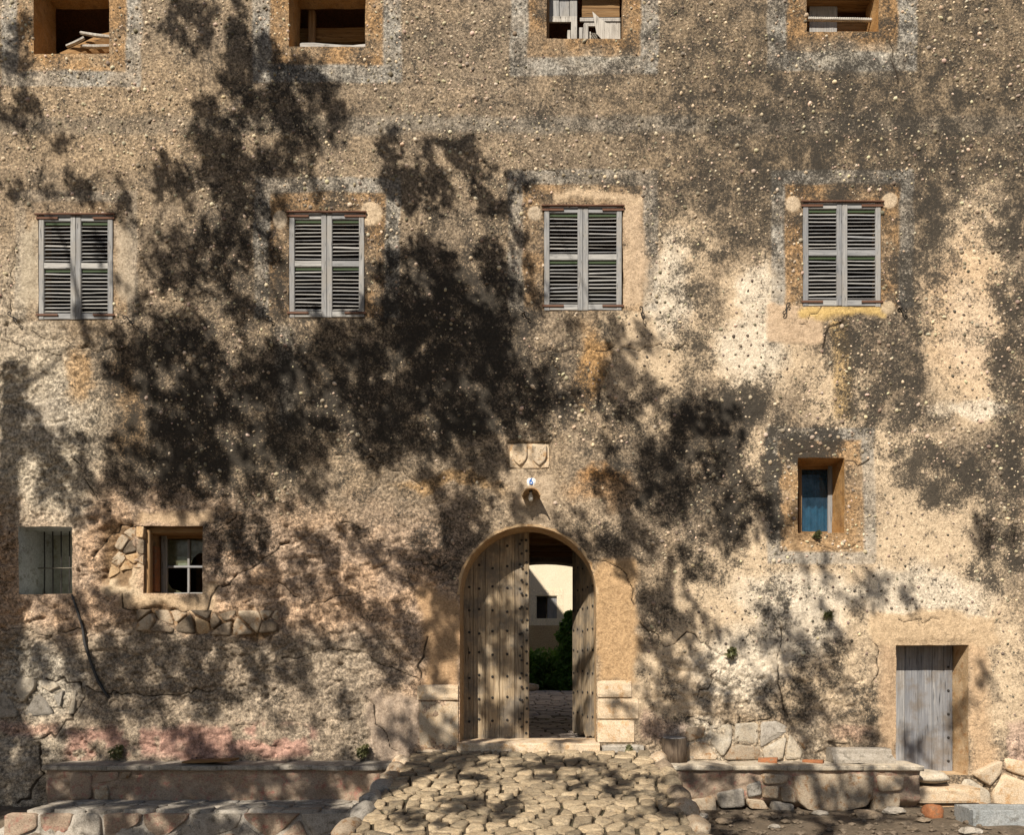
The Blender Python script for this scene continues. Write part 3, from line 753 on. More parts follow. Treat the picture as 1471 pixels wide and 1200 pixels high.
for k in ('sh1', 'sh2', 'sh3', 'sh4'):
    u0, u1, v0, v1 = OPEN[k]; um = (u0 + u1) / 2
    shutter_leaf(u0 + .8, um - .2, v0 + 1, v1 - 1, -1); shutter_leaf(um + .2, u1 - .8, v0 + 1, v1 - 1, 1)
    mesh("iron_lintel_strip", *bar((PX(u0 - 3), -.028, PZ(v0 + 1)), (PX(u1 + 3), -.028, PZ(v0 + 1)), .03, .02, (0, 0, 1), 4, .003), M['rustpaint'], house)
def holdfast(u, v, flip=1, tilt=0):
    S = [(.022, .034), (.04, .042), (.048, .058), (.036, .074), (.014, .07), (.002, .045), (0, .015), (0, -.015), (-.002, -.045), (-.014, -.07), (-.036, -.074), (-.048, -.058), (-.04, -.042), (-.022, -.034)]
    c, s_ = math.cos(tilt), math.sin(tilt)
    P = [(PX(u) + (a * flip * c - b * s_) * 1.1, -.06, PZ(v) + (a * flip * s_ + b * c) * 1.1) for a, b in S]
    mesh("shutter_holdfast", *join([tube(P, [.0085] * 14, 6), tube([(PX(u), .02, PZ(v)), (PX(u), -.06, PZ(v))], [.01, .009], 6)]), M['iron'], house)
for u, v, fl, ti in [(22, 458, 1, 1.2), (188, 462, -1, .6), (386, 457, 1, 1.3), (548, 460, -1, .6), (753, 450, 1, 1.2), (922, 452, -1, -.2), (1128, 446, 1, 0), (1294, 444, -1, .3)]: holdfast(u, v, fl, ti)

# ------------------------------------------------------------------ attic openings and what is stored in them
def back_board(k, y, mat):
    u0, u1, v0, v1 = OPEN[k]
    return (PX(u0), PX(u1), PZ(v1), PZ(v0))
# first: tree trunk and pale sticks
z0 = PZ(77)
log = mesh("log", *tube([(PX(72), .34, z0 + .12), (PX(95), .42, z0 + .26), (PX(125), .52, z0 + .46), (PX(165), .62, z0 + .62), (PX(200), .7, z0 + .7)], [.13, .17, .2, .21, .2], 14, .06), M['brownwood'], None)
props(log, "thick curved brown log lying inside the attic opening with white sticks", "log")
for i, (a, b, c, d) in enumerate([(116, 47, 160, 53), (96, 66, 121, 54), (117, 66, 160, 66)]):
    s = mesh("stick", *tube([at_depth(a, b, .22 + .02*i), at_depth((a+c)/2, (b+d)/2 + 1, .2), at_depth(c, d, .22)], [.022, .026, .024], 7, .12), M['whitewood'])
    props(s, ["long upper bleached stick on the attic log", "short slanting bleached stick leaning on the attic log", "lower bleached stick lying along the attic sill"][i], "stick")
mesh("attic_lintel", *bar((PX(40), .42, PZ(-40)), (PX(165), .42, PZ(-40)), .3, .1, (0, 0, 1), 4, .01), M['brownwood'], house)
# second: grey beam on the sill, brown timber behind
z0 = PZ(67)
b_ = mesh("timber_beam", *bar((PX(424), .32, z0 + .13), (PX(536), .40, z0 + .16), .26, .25, (0, 0, 1), 6, .014, .25), M['greytimber'])
props(b_, "grey deeply grained timber beam lying on the attic sill", "beam")
mesh("attic_lintel", *bar((PX(405), .75, PZ(-6)), (PX(540), .75, PZ(-6)), .2, .22, (0, 0, 1), 4, .012), M['brownwood'], house)
mesh("attic_jamb_post", *bar((PX(430), .58, z0), (PX(430), .58, PZ(-32)), .10, .1, (0, 1, 0), 4, .006), M['brownwoodz'], house)
# third: broken board shutter
z0 = PZ(55) + .004
def up_plank(name, u0, u1, va, vb, y, mat, th=.025, parent=house):
    x0, _, za = at_depth(u0, va, y); x1, _, zb = at_depth(u1, vb, y)
    return mesh(name, *bar(((x0+x1)/2, y, za), ((x0+x1)/2, y, zb), abs(x1-x0), th, (0, 1, 0), 3, .002), M[mat], parent)
up_plank("shutter_board", 789, 803, 30, -30, .24, 'greywood'); up_plank("shutter_board", 804, 818, 30, -30, .245, 'greywood'); up_plank("shutter_board", 818.6, 829, 27, -30, .24, 'greywood')
up_plank("shutter_rail", 789, 829, 32, 24, .21, 'whitewood'); up_plank("shutter_stile", 820.5, 829, 57, 24.5, .18, 'whitewood'); up_plank("shutter_stile", 785.5, 789, 57, -30, .22, 'brownwoodz')
up_plank("broken_slat", 815, 819.5, 57, 44, .2, 'whitewood'); up_plank("broken_slat", 832, 837, 57, 40, .22, 'whitewood'); up_plank("shutter_stile", 838, 845, 57, 35, .18, 'whitewood'); up_plank("broken_slat", 847, 849, 57, 46, .22, 'whitewood')
for va, vb in ((-30, 12), (12.6, 25)): up_plank("shutter_board", 836, 890, vb, va, .28, 'brownwood')
up_plank("shutter_rail", 833, 891, 31, 26, .26, 'whitewood'); up_plank("shutter_rail", 839, 891, 38, 33.5, .24, 'whitewood')
pts = [(851, 16), (857, 48), (866, 58), (891, 58), (891, 33), (884, 35), (872, 33), (861, 25)]
V = [at_depth(a, b, .12) for a, b in pts] + [at_depth(a, b, .145) for a, b in pts]; n = len(pts)
mesh("broken_board", V, [tuple(range(n)), tuple(range(2*n-1, n-1, -1))] + [(a, n + a, n + (a+1) % n, (a+1) % n) for a in range(n)], M['whitewood'], house)
wires = []
for k in range(7):
    wires.append(tube([at_depth(847 + 2.6*k, 57, .17), at_depth(852 + 2.6*k, 47, .17)], [.003, .003], 4)); wires.append(tube([at_depth(852 + 2.6*k, 57, .172), at_depth(847 + 2.6*k, 47, .172)], [.003, .003], 4))
props(mesh("wire_netting", *join(wires), M['ironlit'], house), kind='stuff')
# fourth: plank, ridged bar, whitewashed post
V = [at_depth(a, b, .40) for a, b in [(1163, 46), (1163, -25), (1196, -25), (1201, 3), (1203, 12), (1202, 46)]]; n = len(V)
V += [(a, b + .03, c) for a, b, c in V]
mesh("shutter_board", V, [tuple(range(n)), tuple(range(2*n-1, n-1, -1))] + [(a, n + a, n + (a+1) % n, (a+1) % n) for a in range(n)], M['greywood'], house)
mesh("ridged_iron_bar", *tube([at_depth(1160 + 95 * i / 60, 27 + i * .03, .25) for i in range(61)], [.024 + .006 * (i % 2) for i in range(61)], 8), M['greytimber'], house)
up_plank("whitewashed_post", 1252.5, 1259, 46, -30, .3, 'whitewood', .1); up_plank("dark_back_board", 1160, 1258, 47, 33, .44, 'brownwood')
mesh("attic_lintel", *bar((PX(1150), .42, PZ(-30)), (PX(1275), .42, PZ(-30)), .2, .1, (0, 0, 1), 4, .01), M['brownwood'], house)

# ------------------------------------------------------------------ arched double door
DY = .50
LZ0 = FZ + .03
def door_top(x):                              # door leaves follow the arch
    r = AR + .03; dx = min(abs(x - ACX), r - .01)
    return ASP + math.sqrt(r * r - dx * dx)
def leaf_plank(x0, x1, yoff, mat, th=.05, fm=lambda x, y, z: (x, y, z), botj=.02, name="plank", parent=None):
    n = 6; V = []; F = []
    top = [(x0 + (x1 - x0) * k / n, door_top(x0 + (x1 - x0) * k / n)) for k in range(n + 1)]
    nb = 5; bot = [(x1 + (x0 - x1) * k / nb, LZ0 + random.uniform(0, botj)) for k in range(nb + 1)]
    ring = top + bot; m = len(ring)
    ins = .006; cx = (x0 + x1) / 2
    for (yy, sc) in ((yoff + th, 1), (yoff + .007, 1), (yoff, 0)):
        for a, b in ring:
            V.append(fm(a + (0 if sc else (ins if a < cx else -ins)), yy, b))
    F = [tuple(range(m))]
    for r in range(2):
        for a in range(m): F.append((r*m + a, r*m + (a+1) % m, r*m + m + (a+1) % m, r*m + m + a))
    F.append(tuple(range(3*m - 1, 2*m - 1, -1)))
    return mesh(name, V, F, M[mat], parent)
def studs(rows, yoff, fm, parent):
    parts = []
    for x, z in rows:
        V = []; F = []
        for r, h in ((.021, 0), (.017, -.012)):
            for k in range(7): V.append(fm(x + r * math.cos(k * .898), yoff + h, z + r * math.sin(k * .898)))
        V.append(fm(x, yoff - .017, z))
        for k in range(7): F += [(k, (k+1) % 7, 7 + (k+1) % 7, 7 + k), (7 + k, 7 + (k+1) % 7, 14)]
        parts.append((V, F))
    props(mesh("door_studs", *join(parts), M['iron'], parent), kind='stuff')
xL, xM, xR = ACX - AR - .02, PX(760) * (D + DY) / D, ACX + AR + .02
ident = lambda x, y, z: (x, y, z)
widths = [.155, .175, .21, .215, .15]; tot = sum(widths); sc = (xM - .06 - xL) / tot
x = xL; edges = []
leafL = leaf_plank(xM - .075, xM, DY - .03, 'doorwood', .075, ident, .01, "door_leaf", house)
props(leafL, label="closed left leaf of the arched plank door")
for w in widths:
    leaf_plank(x + .002, x + w * sc - .002, DY + random.uniform(-.004, .004), 'doorwood', .05, ident, .03, "plank", leafL); edges.append(x); x += w * sc
rows = []
for zrow in np.arange(LZ0 + .3, door_top(xM) - .1, .33):
    for k, e in enumerate(edges):
        xx = e + widths[k] * sc * (.5 if k else .65)
        if zrow < door_top(xx) - .12: rows.append((xx, zrow + random.uniform(-.03, .03)))
studs(rows, DY - .002, ident, leafL)
studs([(xM - .035 + random.uniform(-.008, .008), z + random.uniform(-.02, .02)) for z in np.arange(LZ0 + .12, door_top(xM) - .05, .17)] + [(xM - .11, z) for z in np.arange(LZ0 + .2, door_top(xM) - .1, .2)], DY - .032, ident, leafL)
A = math.radians(71); hx, hy = xR, DY + .03
def swing(x, y, z):                           # right leaf turned inwards about its hinge
    dx = hx - x; dy = y - DY
    return (hx - dx * math.cos(A) + dy * math.sin(A), hy + dx * math.sin(A) + dy * math.cos(A), z)
w2 = [.17, .2, .22, .2, .2]; sc2 = (xR - xM) / sum(w2); x = xM
leafR = None; rows = []
for i, w in enumerate(w2):
    o = leaf_plank(x + .002, x + w * sc2 - .002, DY + random.uniform(-.004, .004), 'doorwood', .05, swing, .09, "door_leaf" if i == 0 else "plank", house if i == 0 else leafR)
    if i == 0: leafR = o; props(o, label="right leaf of the arched plank door swung open inwards")
    for z in np.arange(LZ0 + .35, 3.6, .33): rows.append((x + w * sc2 * .5, z + random.uniform(-.03, .03)))
    x += w * sc2
studs(rows, DY - .002, swing, leafR)

# archivolt rim, jamb blocks, threshold
V = []; F = []; nA = 40
for k in range(nA + 1):
    a = math.pi * k / nA; j = .034 * (random.random() - .5)
    for r, y in ((AR + .002 + j*.2, -.015), (AR + .034 + j, -.022), (AR + .05 + j, .03), (AR + .002, .06)):
        V.append((ACX + r * math.cos(a), y, ASP + r * math.sin(a)))
for k in range(nA):
    for q_ in range(4): F.append((k*4 + q_, k*4 + (q_+1) % 4, k*4 + 4 + (q_+1) % 4, k*4 + 4 + q_))
mesh("arch_rim", V, F, M['archstone'], house)
def block(name, u0, u1, v0, v1, proud, mat, parent, back=.2, seed=0):
    bm = bmesh.new(); bmesh.ops.create_cube(bm, size=1)
    bmesh.ops.subdivide_edges(bm, edges=bm.edges[:], cuts=4, use_grid_fill=True)
    x0, x1, z1, z0 = PX(u0), PX(u1), PZ(v0), PZ(v1)
    V = []
    for v in bm.verts:
        p = v.co
        e = sorted([abs(p.x), abs(p.y), abs(p.z)])[1]
        k = .012 if e > .49 else 0
        V.append((x0 + (p.x + .5) * (x1 - x0) - math.copysign(k, p.x) * (abs(p.x) > .49), -proud + (p.y + .5) * (proud + back) + (k + random.uniform(-.004, .004)) * (p.y < -.49), z0 + (p.z + .5) * (z1 - z0) - math.copysign(k, p.z) * (abs(p.z) > .49)))
    F = [tuple(v.index for v in f.verts) for f in bm.faces]; bm.free()
    return mesh(name, V, F, M[mat], parent)
for (u0, u1, v0, v1, pr) in [(599, 659.5, 984, 1007, .05), (602, 659.5, 1008, 1076, .035), (857.5, 908, 978, 1003, .035), (857.5, 918, 1004, 1034, .03), (857.5, 912, 1035, 1068, .03)]:
    block("jamb_stone", u0, u1, v0, v1, pr, 'quoin', house, .16)
block("threshold", 657, 862, 1066, 1084, .16, 'quoin', house, .62)
block("step_stone", 600, 655, 1077, 1090, .10, 'quoin', house, .1); block("step_stone", 864, 925, 1070, 1084, .10, 'greystone', house, .1)

# crest plaque with two shields
plq = block("crest_plaque", 732, 789, 637, 672, -.016, 'quoin', house, .1)
def shield(uc, seed):
    rr = random.Random(seed); parts = []
    pts = [(-10.5, -14), (10.5, -14), (10.5, 1), (8.5, 7), (5, 11), (0, 14.5), (-5, 11), (-8.5, 7), (-10.5, 1)]
    x = PX(uc); z = PZ(654); n = len(pts); V = []
    for s, y in ((1, .05), (1, -.008), (.90, -.014)):
        V += [(x + a*s/100, y, z - b*s/100) for a, b in pts]
    F = [(r*n + a, r*n + (a+1) % n, r*n + n + (a+1) % n, r*n + n + a) for r in (0, 1) for a in range(n)] + [tuple(range(2*n, 3*n))]
    parts.append((V, F))
    spots = [(-6, 0), (5, 0), (0, 10)] if seed == 1 else [(rr.uniform(-8, 8), -12 + 3.2*k + rr.uniform(-1, 1)) for k in range(7) for _ in range(2)]
    if seed == 1: spots += [(-7, -10), (6, -10)]
    for a, b in spots:
        parts.append(lump((x + a*.85/100, -.014, z - b*.85/100 + 0), (.018 if seed == 1 else .013, .01, .016), int(a*10 + b), 1))
    mesh("shield", *join(parts), M['quoin'], plq)
shield(746.5, 1); shield(774.5, 2)
# house number tile
tl = block("number_plate", 757, 769.5, 687.5, 698.5, .028, 'tile', house, .03)
cu = bpy.data.curves.new("digit", 'FONT'); cu.body = "6"; cu.size = .125; cu.align_x = 'CENTER'; cu.align_y = 'CENTER'; cu.offset = .002
to = bpy.data.objects.new("digit", cu); COL.objects.link(to)
dg = bpy.context.evaluated_depsgraph_get(); me = bpy.data.meshes.new_from_object(to.evaluated_get(dg)); bpy.data.objects.remove(to)
num = bpy.data.objects.new("number_six", me); COL.objects.link(num); me.materials.clear(); me.materials.append(M['blue'])
num.rotation_euler = (math.pi/2, 0, 0); num.location = (PX(763), -.0335, PZ(693)); num.parent = tl
# tile hood with a bulb over the door
V = []; F = []; n = 14
for y, r, zz in ((-.0, .115, 0), (-.34, .13, -.015)):
    for rr_ in (1, .86):
        for k in range(n + 1):
            a = math.pi * (.04 + .92 * k / n); V.append((PX(763.5) + r * rr_ * math.cos(a) * 1.05, y, PZ(718.5) + r * rr_ * math.sin(a) * .95 + zz))
m_ = n + 1
for k in range(n):
    F += [(k, k+1, 2*m_ + k+1, 2*m_ + k), (m_ + k, 3*m_ + k, 3*m_ + k+1, m_ + k+1), (2*m_ + k, 2*m_ + k+1, 3*m_ + k+1, 3*m_ + k)]
F += [(0, 2*m_, 3*m_, m_), (n, m_ + n, 3*m_ + n, 2*m_ + n)]
hood = mesh("lamp_hood", V, F, M['archstone'], house)
def lathe(prof, c, axis='z', n=12):
    V = []; F = []
    for r, h in prof:
        for k in range(n):
            a = 2 * math.pi * k / n; V.append((c[0] + r * math.cos(a), c[1] + r * math.sin(a), c[2] + h))
    for i in range(len(prof) - 1):
        for k in range(n): F.append((i*n + k, i*n + (k+1) % n, i*n + n + (k+1) % n, i*n + n + k))
    return V, F
mesh("bulb", *lathe([(.001, -.13), (.025, -.12), (.036, -.09), (.03, -.05), (.018, -.02), (.018, .02), (.001, .025)], (PX(763), -.2, PZ(714) + .02)), M['bulb'], hood, True)
mesh("lamp_holder", *join([lathe([(.001, .07), (.024, .07), (.026, .02), (.022, .0), (.001, 0)], (PX(763), -.2, PZ(714) + .02)), tube([(PX(763), .0, PZ(711)), (PX(763), -.2, PZ(709) + .02)], [.012, .012], 6)]), M['iron'], hood)

# ------------------------------------------------------------------ barred window
u0, u1, v0, v1 = OPEN['bar']; x0, x1, z1, z0 = PX(u0), PX(u1), PZ(v0), PZ(v1)
quadbox("lit_backdrop", x0 - .02, x1 + .55, (.765), .80, z0 - .02, z1 + .6, M['olive'], house)  # added panel, paled to stand in for the lit space behind the bars
for i in range(6):
    xx = x0 + .09 + i * .125
    mesh("window_bar", *tube([(xx, .42, z0 - .01), (xx + .004, .42, (z0+z1)/2), (xx, .42, z1 + .01)], [.0095] * 3, 8), M['iron'], house)
mesh("window_crossbar", *tube([(x0 - .01, .405, PZ(812)), (x1 + .01, .405, PZ(811.5))], [.009, .009], 8), M['ironlit'], house)
def leaf_cloud(name, centers, n, size, mat, parent=None, origin=None, seed=3, long=2.0, hang=0):
    """leaf faces (folded rhombs) scattered about the centres (x, y, z, radius)"""
    r = np.random.RandomState(seed); c = np.array(centers, float)
    k = r.randint(0, len(c), n)
    d = r.normal(0, 1, (n, 3)); d /= np.linalg.norm(d, axis=1)[:, None]; d *= (r.rand(n) ** .45)[:, None]
    P = c[k, :3] + d * c[k, 3:4]
    a = r.normal(0, 1, (n, 3)); a[:, 2] -= hang; a /= np.linalg.norm(a, axis=1)[:, None]
    b = np.cross(a, r.normal(0, 1, (n, 3))); b /= np.linalg.norm(b, axis=1)[:, None]
    nn = np.cross(a, b); s = (size * r.uniform(.6, 1.3, n))[:, None]
    V = np.stack([P - a*s, P + b*s/long + nn*s*.15, P + a*s, P - b*s/long + nn*s*.15], 1).reshape(-1, 3)
    q = np.arange(n)[:, None] * 4
    F = np.concatenate([q + np.array([[0, 1, 2]]), q + np.array([[0, 2, 3]])])
    return mesh(name, V, F, mat, parent, False, origin)
pl = empty("window_plant", (x1 - .02, (.60), z0), label="green leafy plant standing close behind the iron window bars", cat="plant")
blades = []
for i in range(60):
    a = random.uniform(0, 6.28); r = random.uniform(.08, .22); h = random.uniform(.1, .32); c = (x1 - .06, (.60), z0 + .02)
    p = [Vector(c) + Vector((math.cos(a) * r * t, math.sin(a) * r * t * .6, h * math.sin(t * 2.3) * 1.1)) for t in (0, .35, .7, 1)]
    s = Vector((-math.sin(a), math.cos(a), 0)) * .016
    V = []
    for q_, w in zip(p, (.6, 1, .8, .1)): V += [q_ - s*w, q_ + s*w]
    blades.append((V, [(0, 1, 3, 2), (2, 3, 5, 4), (4, 5, 7, 6)]))
mesh("leaves", *join(blades), M['ivy'], pl)
mesh("stem", *tube([(x1 - .06, (.60), z0 + .0), (x1 - .06, (.60), z0 + .08)], [.02, .015], 6), M['weed'], pl)

# ------------------------------------------------------------------ broken casement window
u0, u1, v0, v1 = OPEN['brk']; y = .46
def lath(a, b, c, d, w, yy, mat, name, parent, th=.04):
    p = at_depth(a, b, yy); q = at_depth(c, d, yy)
    return mesh(name, *bar(p, q, w, th, (0, 1, 0), 3, .003), M[mat], parent)
cas = lath(236.5, 858, 236.5, 768, .085, y, 'greywood', "casement", house, .05)
lath(271.5, 856, 271.5, 776, .035, y, 'greywood', "glazing_bar", cas); lath(241, 815, 300, 815, .035, y - .004, 'greywoodx', "glazing_bar", cas); lath(233, 772, 302, 772, .05, y + .005, 'brownwood', "casement_rail", cas); lath(233, 854, 302, 854, .04, y + .004, 'greywoodx', "casement_rail", cas)
def pane(pts, yy, mat, parent, name="pane"):
    V = [at_depth(a, b, yy) for a, b in pts]; return mesh(name, V, [tuple(range(len(V)))], M[mat], parent)
pane([(240, 776), (270, 776), (270, 814), (240, 814)], y + .012, 'glass', cas)
pane([(273, 776), (300, 776), (300, 796), (292, 794), (284, 796), (277, 803), (274, 812), (273, 814)], y + .012, 'glass', cas, "broken_pane")
pane([(241, 852), (241, 836), (247, 846), (258, 850), (262, 852)], y + .012, 'glass', cas, "broken_pane")
mesh("reflection_patch", [at_depth(a, b, y + .05) for a, b in [(254, 800), (271, 801), (270, 814), (255, 815)]], [(0, 1, 2, 3)], M['reflpatch'], cas)  # pale sheet standing in for a white reflection on the pane
lath(212, 853, 212, 762, .11, .1, 'brownwoodz', "window_post", house, .1); lath(223, 850, 223, 786, .09, .24, 'terracotta', "brick_jamb", house, .12)
lath(207, 764, 296, 764, .09, .2, 'brownwood', "window_lintel", house, .22)
mesh("room_back_wall", [(PX(180), 2.2, PZ(870)), (PX(340), 2.2, PZ(870)), (PX(340), 2.2, PZ(700)), (PX(180), 2.2, PZ(700))], [(0, 1, 2, 3)], M['tanrev'], house)
# ------------------------------------------------------------------ small blue window
y = .50
fr = lath(1192, 768, 1192, 668, .07, y, 'greywood', "window_frame", house, .05)
lath(1149, 768, 1149, 668, .05, y, 'brownwoodz', "frame_stile", fr); lath(1145, 672, 1198, 672, .06, y + .004, 'brownwood', "frame_rail", fr); lath(1145, 766, 1198, 766, .04, y + .004, 'brownwood', "frame_rail", fr)
pane([(1150, 673), (1190, 673), (1190, 766), (1150, 766)], y + .01, 'glassblue', fr)
V = []; F = []
for k in range(25):
    a = at_depth(1146 + k * 2, 690, .64 + .02 * math.sin(k * 1.3)); b = at_depth(1146 + k * 2, 772, .64 + .03 * math.sin(k * 1.3 + .5)); V += [a, b]
for k in range(24): F.append((2*k, 2*k+1, 2*k+3, 2*k+2))
props(mesh("curtain", V, F, M['bluecloth'], None, True), "blue cloth curtain hanging behind the small recessed window", "curtain")

# ------------------------------------------------------------------ right-hand plank door
y = .42
ub = [1284, 1299, 1318, 1338, 1354, 1367.5]; dl = None
zb = at_depth(0, 1114, y)[2] + .01; zt = at_depth(0, 926, y)[2] + .03
for i in range(5):
    xa = at_depth(ub[i], 0, y)[0] + .002; xb = at_depth(ub[i+1], 0, y)[0] - .002
    o = mesh("wooden_door" if i == 0 else "plank", *bar(((xa+xb)/2, y + random.uniform(-.004, .004), zb + random.uniform(0, .03)), ((xa+xb)/2, y, zt), xb - xa, .045, (0, 1, 0), 6, .0012), M['bluewood'], house if i == 0 else dl)
    if i == 0: dl = o; props(o, label="low weathered blue-grey plank door beside the stone bench")
studs([(at_depth(1361, 0, y)[0], z) for z in np.arange(zb + .2, zt - .2, .35)], y - .026, ident, dl)

# ------------------------------------------------------------------ exposed rubble in the facade
def wall_stones(bound, size, mats, h=.05, gap=.02, name="rubble_stone", asp=1.0, base=None, parent=wall):
    """stones bedded in the facade; bound in facade photo units"""
    us = [p[0] for p in bound]; vs_ = [p[1] for p in bound]; pts = []
    v = min(vs_) + size * asp * .5; row = 0
    while v < max(vs_):
        u = min(us) + (row % 2) * size * .5 + random.uniform(-.2, .2) * size
        while u < max(us) + size * .5:
            pts.append((u + random.uniform(-.4, .4) * size, v + random.uniform(-.42, .42) * size * asp)); u += size * random.uniform(.55, 1.45)
        v += size * asp; row += 1
    bl = list(bound)
    for poly in cells(pts, bl, gap * 100):
        a = 0
        for i in range(len(poly)): a += poly[i][0] * poly[(i+1) % len(poly)][1] - poly[(i+1) % len(poly)][0] * poly[i][1]
        if abs(a) / 2 < size * size * asp * .12: continue
        hh = h * random.uniform(.6, 1.25)
        cu_ = sum(p[0] for p in poly) / len(poly); cv_ = sum(p[1] for p in poly) / len(poly)
        yb = float(lookup(Y, np.array([PX(cu_)]), np.array([PZ(cv_)]))[0]) if base is None else base
        mesh(name, *dome(poly, lambda a_, b_, c_: (PX(a_), yb - c_, PZ(b_)), hh, .06, .0010, .011), M[random.choice(mats)], parent, True)
wall_stones([(196, 876), (402, 878), (400, 908), (330, 914), (196, 906)], 26, ['rubble', 'darkrubble', 'darkrubble', 'archstone'], .045, .03, asp=.62)
wall_stones([(158, 800), (172, 766), (186, 757), (207, 757), (207, 816), (176, 818), (152, 832)], 22, ['rubble', 'archstone', 'darkrubble'], .022, .02, asp=.8)
wall_stones([(985, 1046), (1060, 1040), (1115, 1036), (1160, 1060), (1150, 1092), (985, 1092)], 40, ['whitestone', 'rubble', 'greystone'], .03, .03, asp=.62)
wall_stones([(0, 968), (112, 985), (108, 1026), (0, 1032)], 34, ['whitestone', 'greystone'], .022, .09, asp=.8)
wall_stones([(1385, 1115), (1440, 1088), (1500, 1100), (1500, 1165), (1370, 1160)], 44, ['whitestone', 'quoin'], .06, .05, asp=.7)

# ------------------------------------------------------------------ cobbled ramp up to the door
RX0, RX1 = PX(597), PX(932)
def ramp_z(y): return .73 + .115 * np.minimum(0, y + .1)
yy = np.linspace(-6.2, .05, 40); V = []; F = []
for yv in yy:
    z = float(ramp_z(yv)) - .035
    V += [(RX0 - .06, yv, -1.2), (RX0, yv, z), (RX1, yv, z), (RX1 + .06, yv, -1.2)]
for k in range(len(yy) - 1):
    for q_ in range(3): F.append((k*4 + q_, k*4 + 4 + q_, k*4 + 5 + q_, k*4 + 1 + q_))
rp = mesh("entrance_ramp", V, F, M['joint']); props(rp, kind='structure')
pts = []
yv = -.12; row = 0
while yv > -5.3:
    rh = random.uniform(.16, .23); xx = RX0 + random.uniform(-.1, .1)
    while xx < RX1 + .1:
        w = random.choice([.13, .18, .24, .30, .37]) * random.uniform(.85, 1.15)
        pts.append((xx + w/2, yv + random.uniform(-.10, .10))); xx += w
    yv -= rh; row += 1
bound = [(RX0 + .01, -5.2), (RX1 - .01, -5.2), (RX1 - .01, -.165), (RX0 + .01, -.165)]
for poly in cells(pts, bound, .033):
    a = abs(sum(poly[i][0] * poly[(i+1) % len(poly)][1] - poly[(i+1) % len(poly)][0] * poly[i][1] for i in range(len(poly)))) / 2
    if a < .006: continue
    mesh("cobblestone", *dome(poly, lambda p, q_, h: (p, q_, float(ramp_z(q_)) - .03 + h), random.uniform(.022, .044), .05, .06, .007), M['cobble'], rp, True)
# side kerbs of the ramp
for side, xk, mats in ((-1, RX0 - .07, ['greystone', 'rubble']), (1, RX1 + .06, ['rubble', 'darkrubble', 'cobble'])):
    yv = -.45 if side < 0 else -.2
    while yv > -5.2:
        L = random.uniform(.32, .6)
        z = float(ramp_z(yv - L/2))
        mesh("kerb_stone", *lump((xk + random.uniform(-.02, .02), yv - L/2, z - .07), (.15, L * .56, .14), int(-yv * 100) + side, 3, .4), M[random.choice(mats)], rp, True)
        yv -= L * .98
# stones of the ramp flanks
for side, xk in ((-1, RX0 - .1), (1, RX1 + .08)):
    for k in range(26):
        yv = random.uniform(-3.6, -.55); top = float(ramp_z(yv)) - .2
        zc = random.uniform(-.3, top)
        mesh("flank_stone", *lump((xk, yv, zc), (.10, random.uniform(.12, .2), random.uniform(.08, .13)), 300 + k + side, 2), M[random.choice(['rubble', 'greystone'])], rp, True)

# ------------------------------------------------------------------ stone benches against the wall
def bench(name, x0, x1, ztop, zbot, dep, label, slabs, slabmat, under=0):
    root = empty(name, ((x0+x1)/2, -dep/2, zbot), label=label, cat="bench")
    gx_ = np.linspace(x0, x1, int((x1-x0)/.03)); gz_ = np.linspace(zbot - .1, ztop - .075, 26)
    A_, B_ = np.meshgrid(gx_, gz_)
    yy_ = -dep + .03 - .05 * (fbm(A_*3, B_*4, 4, 71) - .5) * 2 - .03 * (fbm(A_*9, B_*9, 3, 72) - .5) * 2 + under * sstep(zbot + .18, zbot, B_)
    m, n = A_.shape; ix = np.arange(m*n).reshape(m, n)
    Vf = np.stack([A_, yy_, B_], -1).reshape(-1, 3)
    Ff = [tuple(f) for f in np.stack([ix[:-1, :-1], ix[:-1, 1:], ix[1:, 1:], ix[1:, :-1]], -1).reshape(-1, 4).tolist()]
    Vb = Vf.copy(); Vb[:, 1] = .1; k = len(Vf)
    for j in range(m - 1):
        Ff.append((ix[j, 0], ix[j+1, 0], k + ix[j+1, 0], k + ix[j, 0])); Ff.append((ix[j, -1], k + ix[j, -1], k + ix[j+1, -1], ix[j+1, -1]))
    for i in range(n - 1): Ff.append((ix[-1, i], ix[-1, i+1], k + ix[-1, i+1], k + ix[-1, i]))
    mesh("bench_body", np.concatenate([Vf, Vb]), [tuple(int(i) for i in f) for f in Ff], M['bench'], root, True)
    x = x0 - .03
    for w in slabs:
        w = w * (x1 - x0 + .06)
        bm = bmesh.new(); bmesh.ops.create_cube(bm, size=1); bmesh.ops.subdivide_edges(bm, edges=bm.edges[:], cuts=5, use_grid_fill=True)
        V = []
        for v in bm.verts:
            p = v.co; e = sorted([abs(p.x), abs(p.y), abs(p.z)])[1]; kk = .014 if e > .49 else 0
            xx_ = x + .004 + (p.x + .5) * (w - .008); nz = float(fbm(np.array([xx_ * 4]), np.array([p.y * 3.]), 3, 81)[0] - .5)
            V.append((xx_, -dep - .04 + (p.y + .5) * (dep + .09) + (kk + nz * .04) * (p.y < -.49), ztop - .08 + (p.z + .5) * .08 - kk * (p.z > .49) + nz * .02))
        Fs = [tuple(v.index for v in f.verts) for f in bm.faces]; bm.free()
        mesh("seat_slab", V, Fs, M[slabmat], root, True); x += w
    return root
bL = bench("stone_bench", PX(95), PX(583), .57, .06, .45, "long stone bench with pink-washed front beside the cobbled ramp", [.18, .12, .2, .16, .2, .14], 'greystone')
bR = bench("stone_bench", PX(932), PX(1300), .57, -.06, .48, "shorter stone bench with boulder front beside the plank door", [.30, .2, .28, .22], 'whitestone', .18)
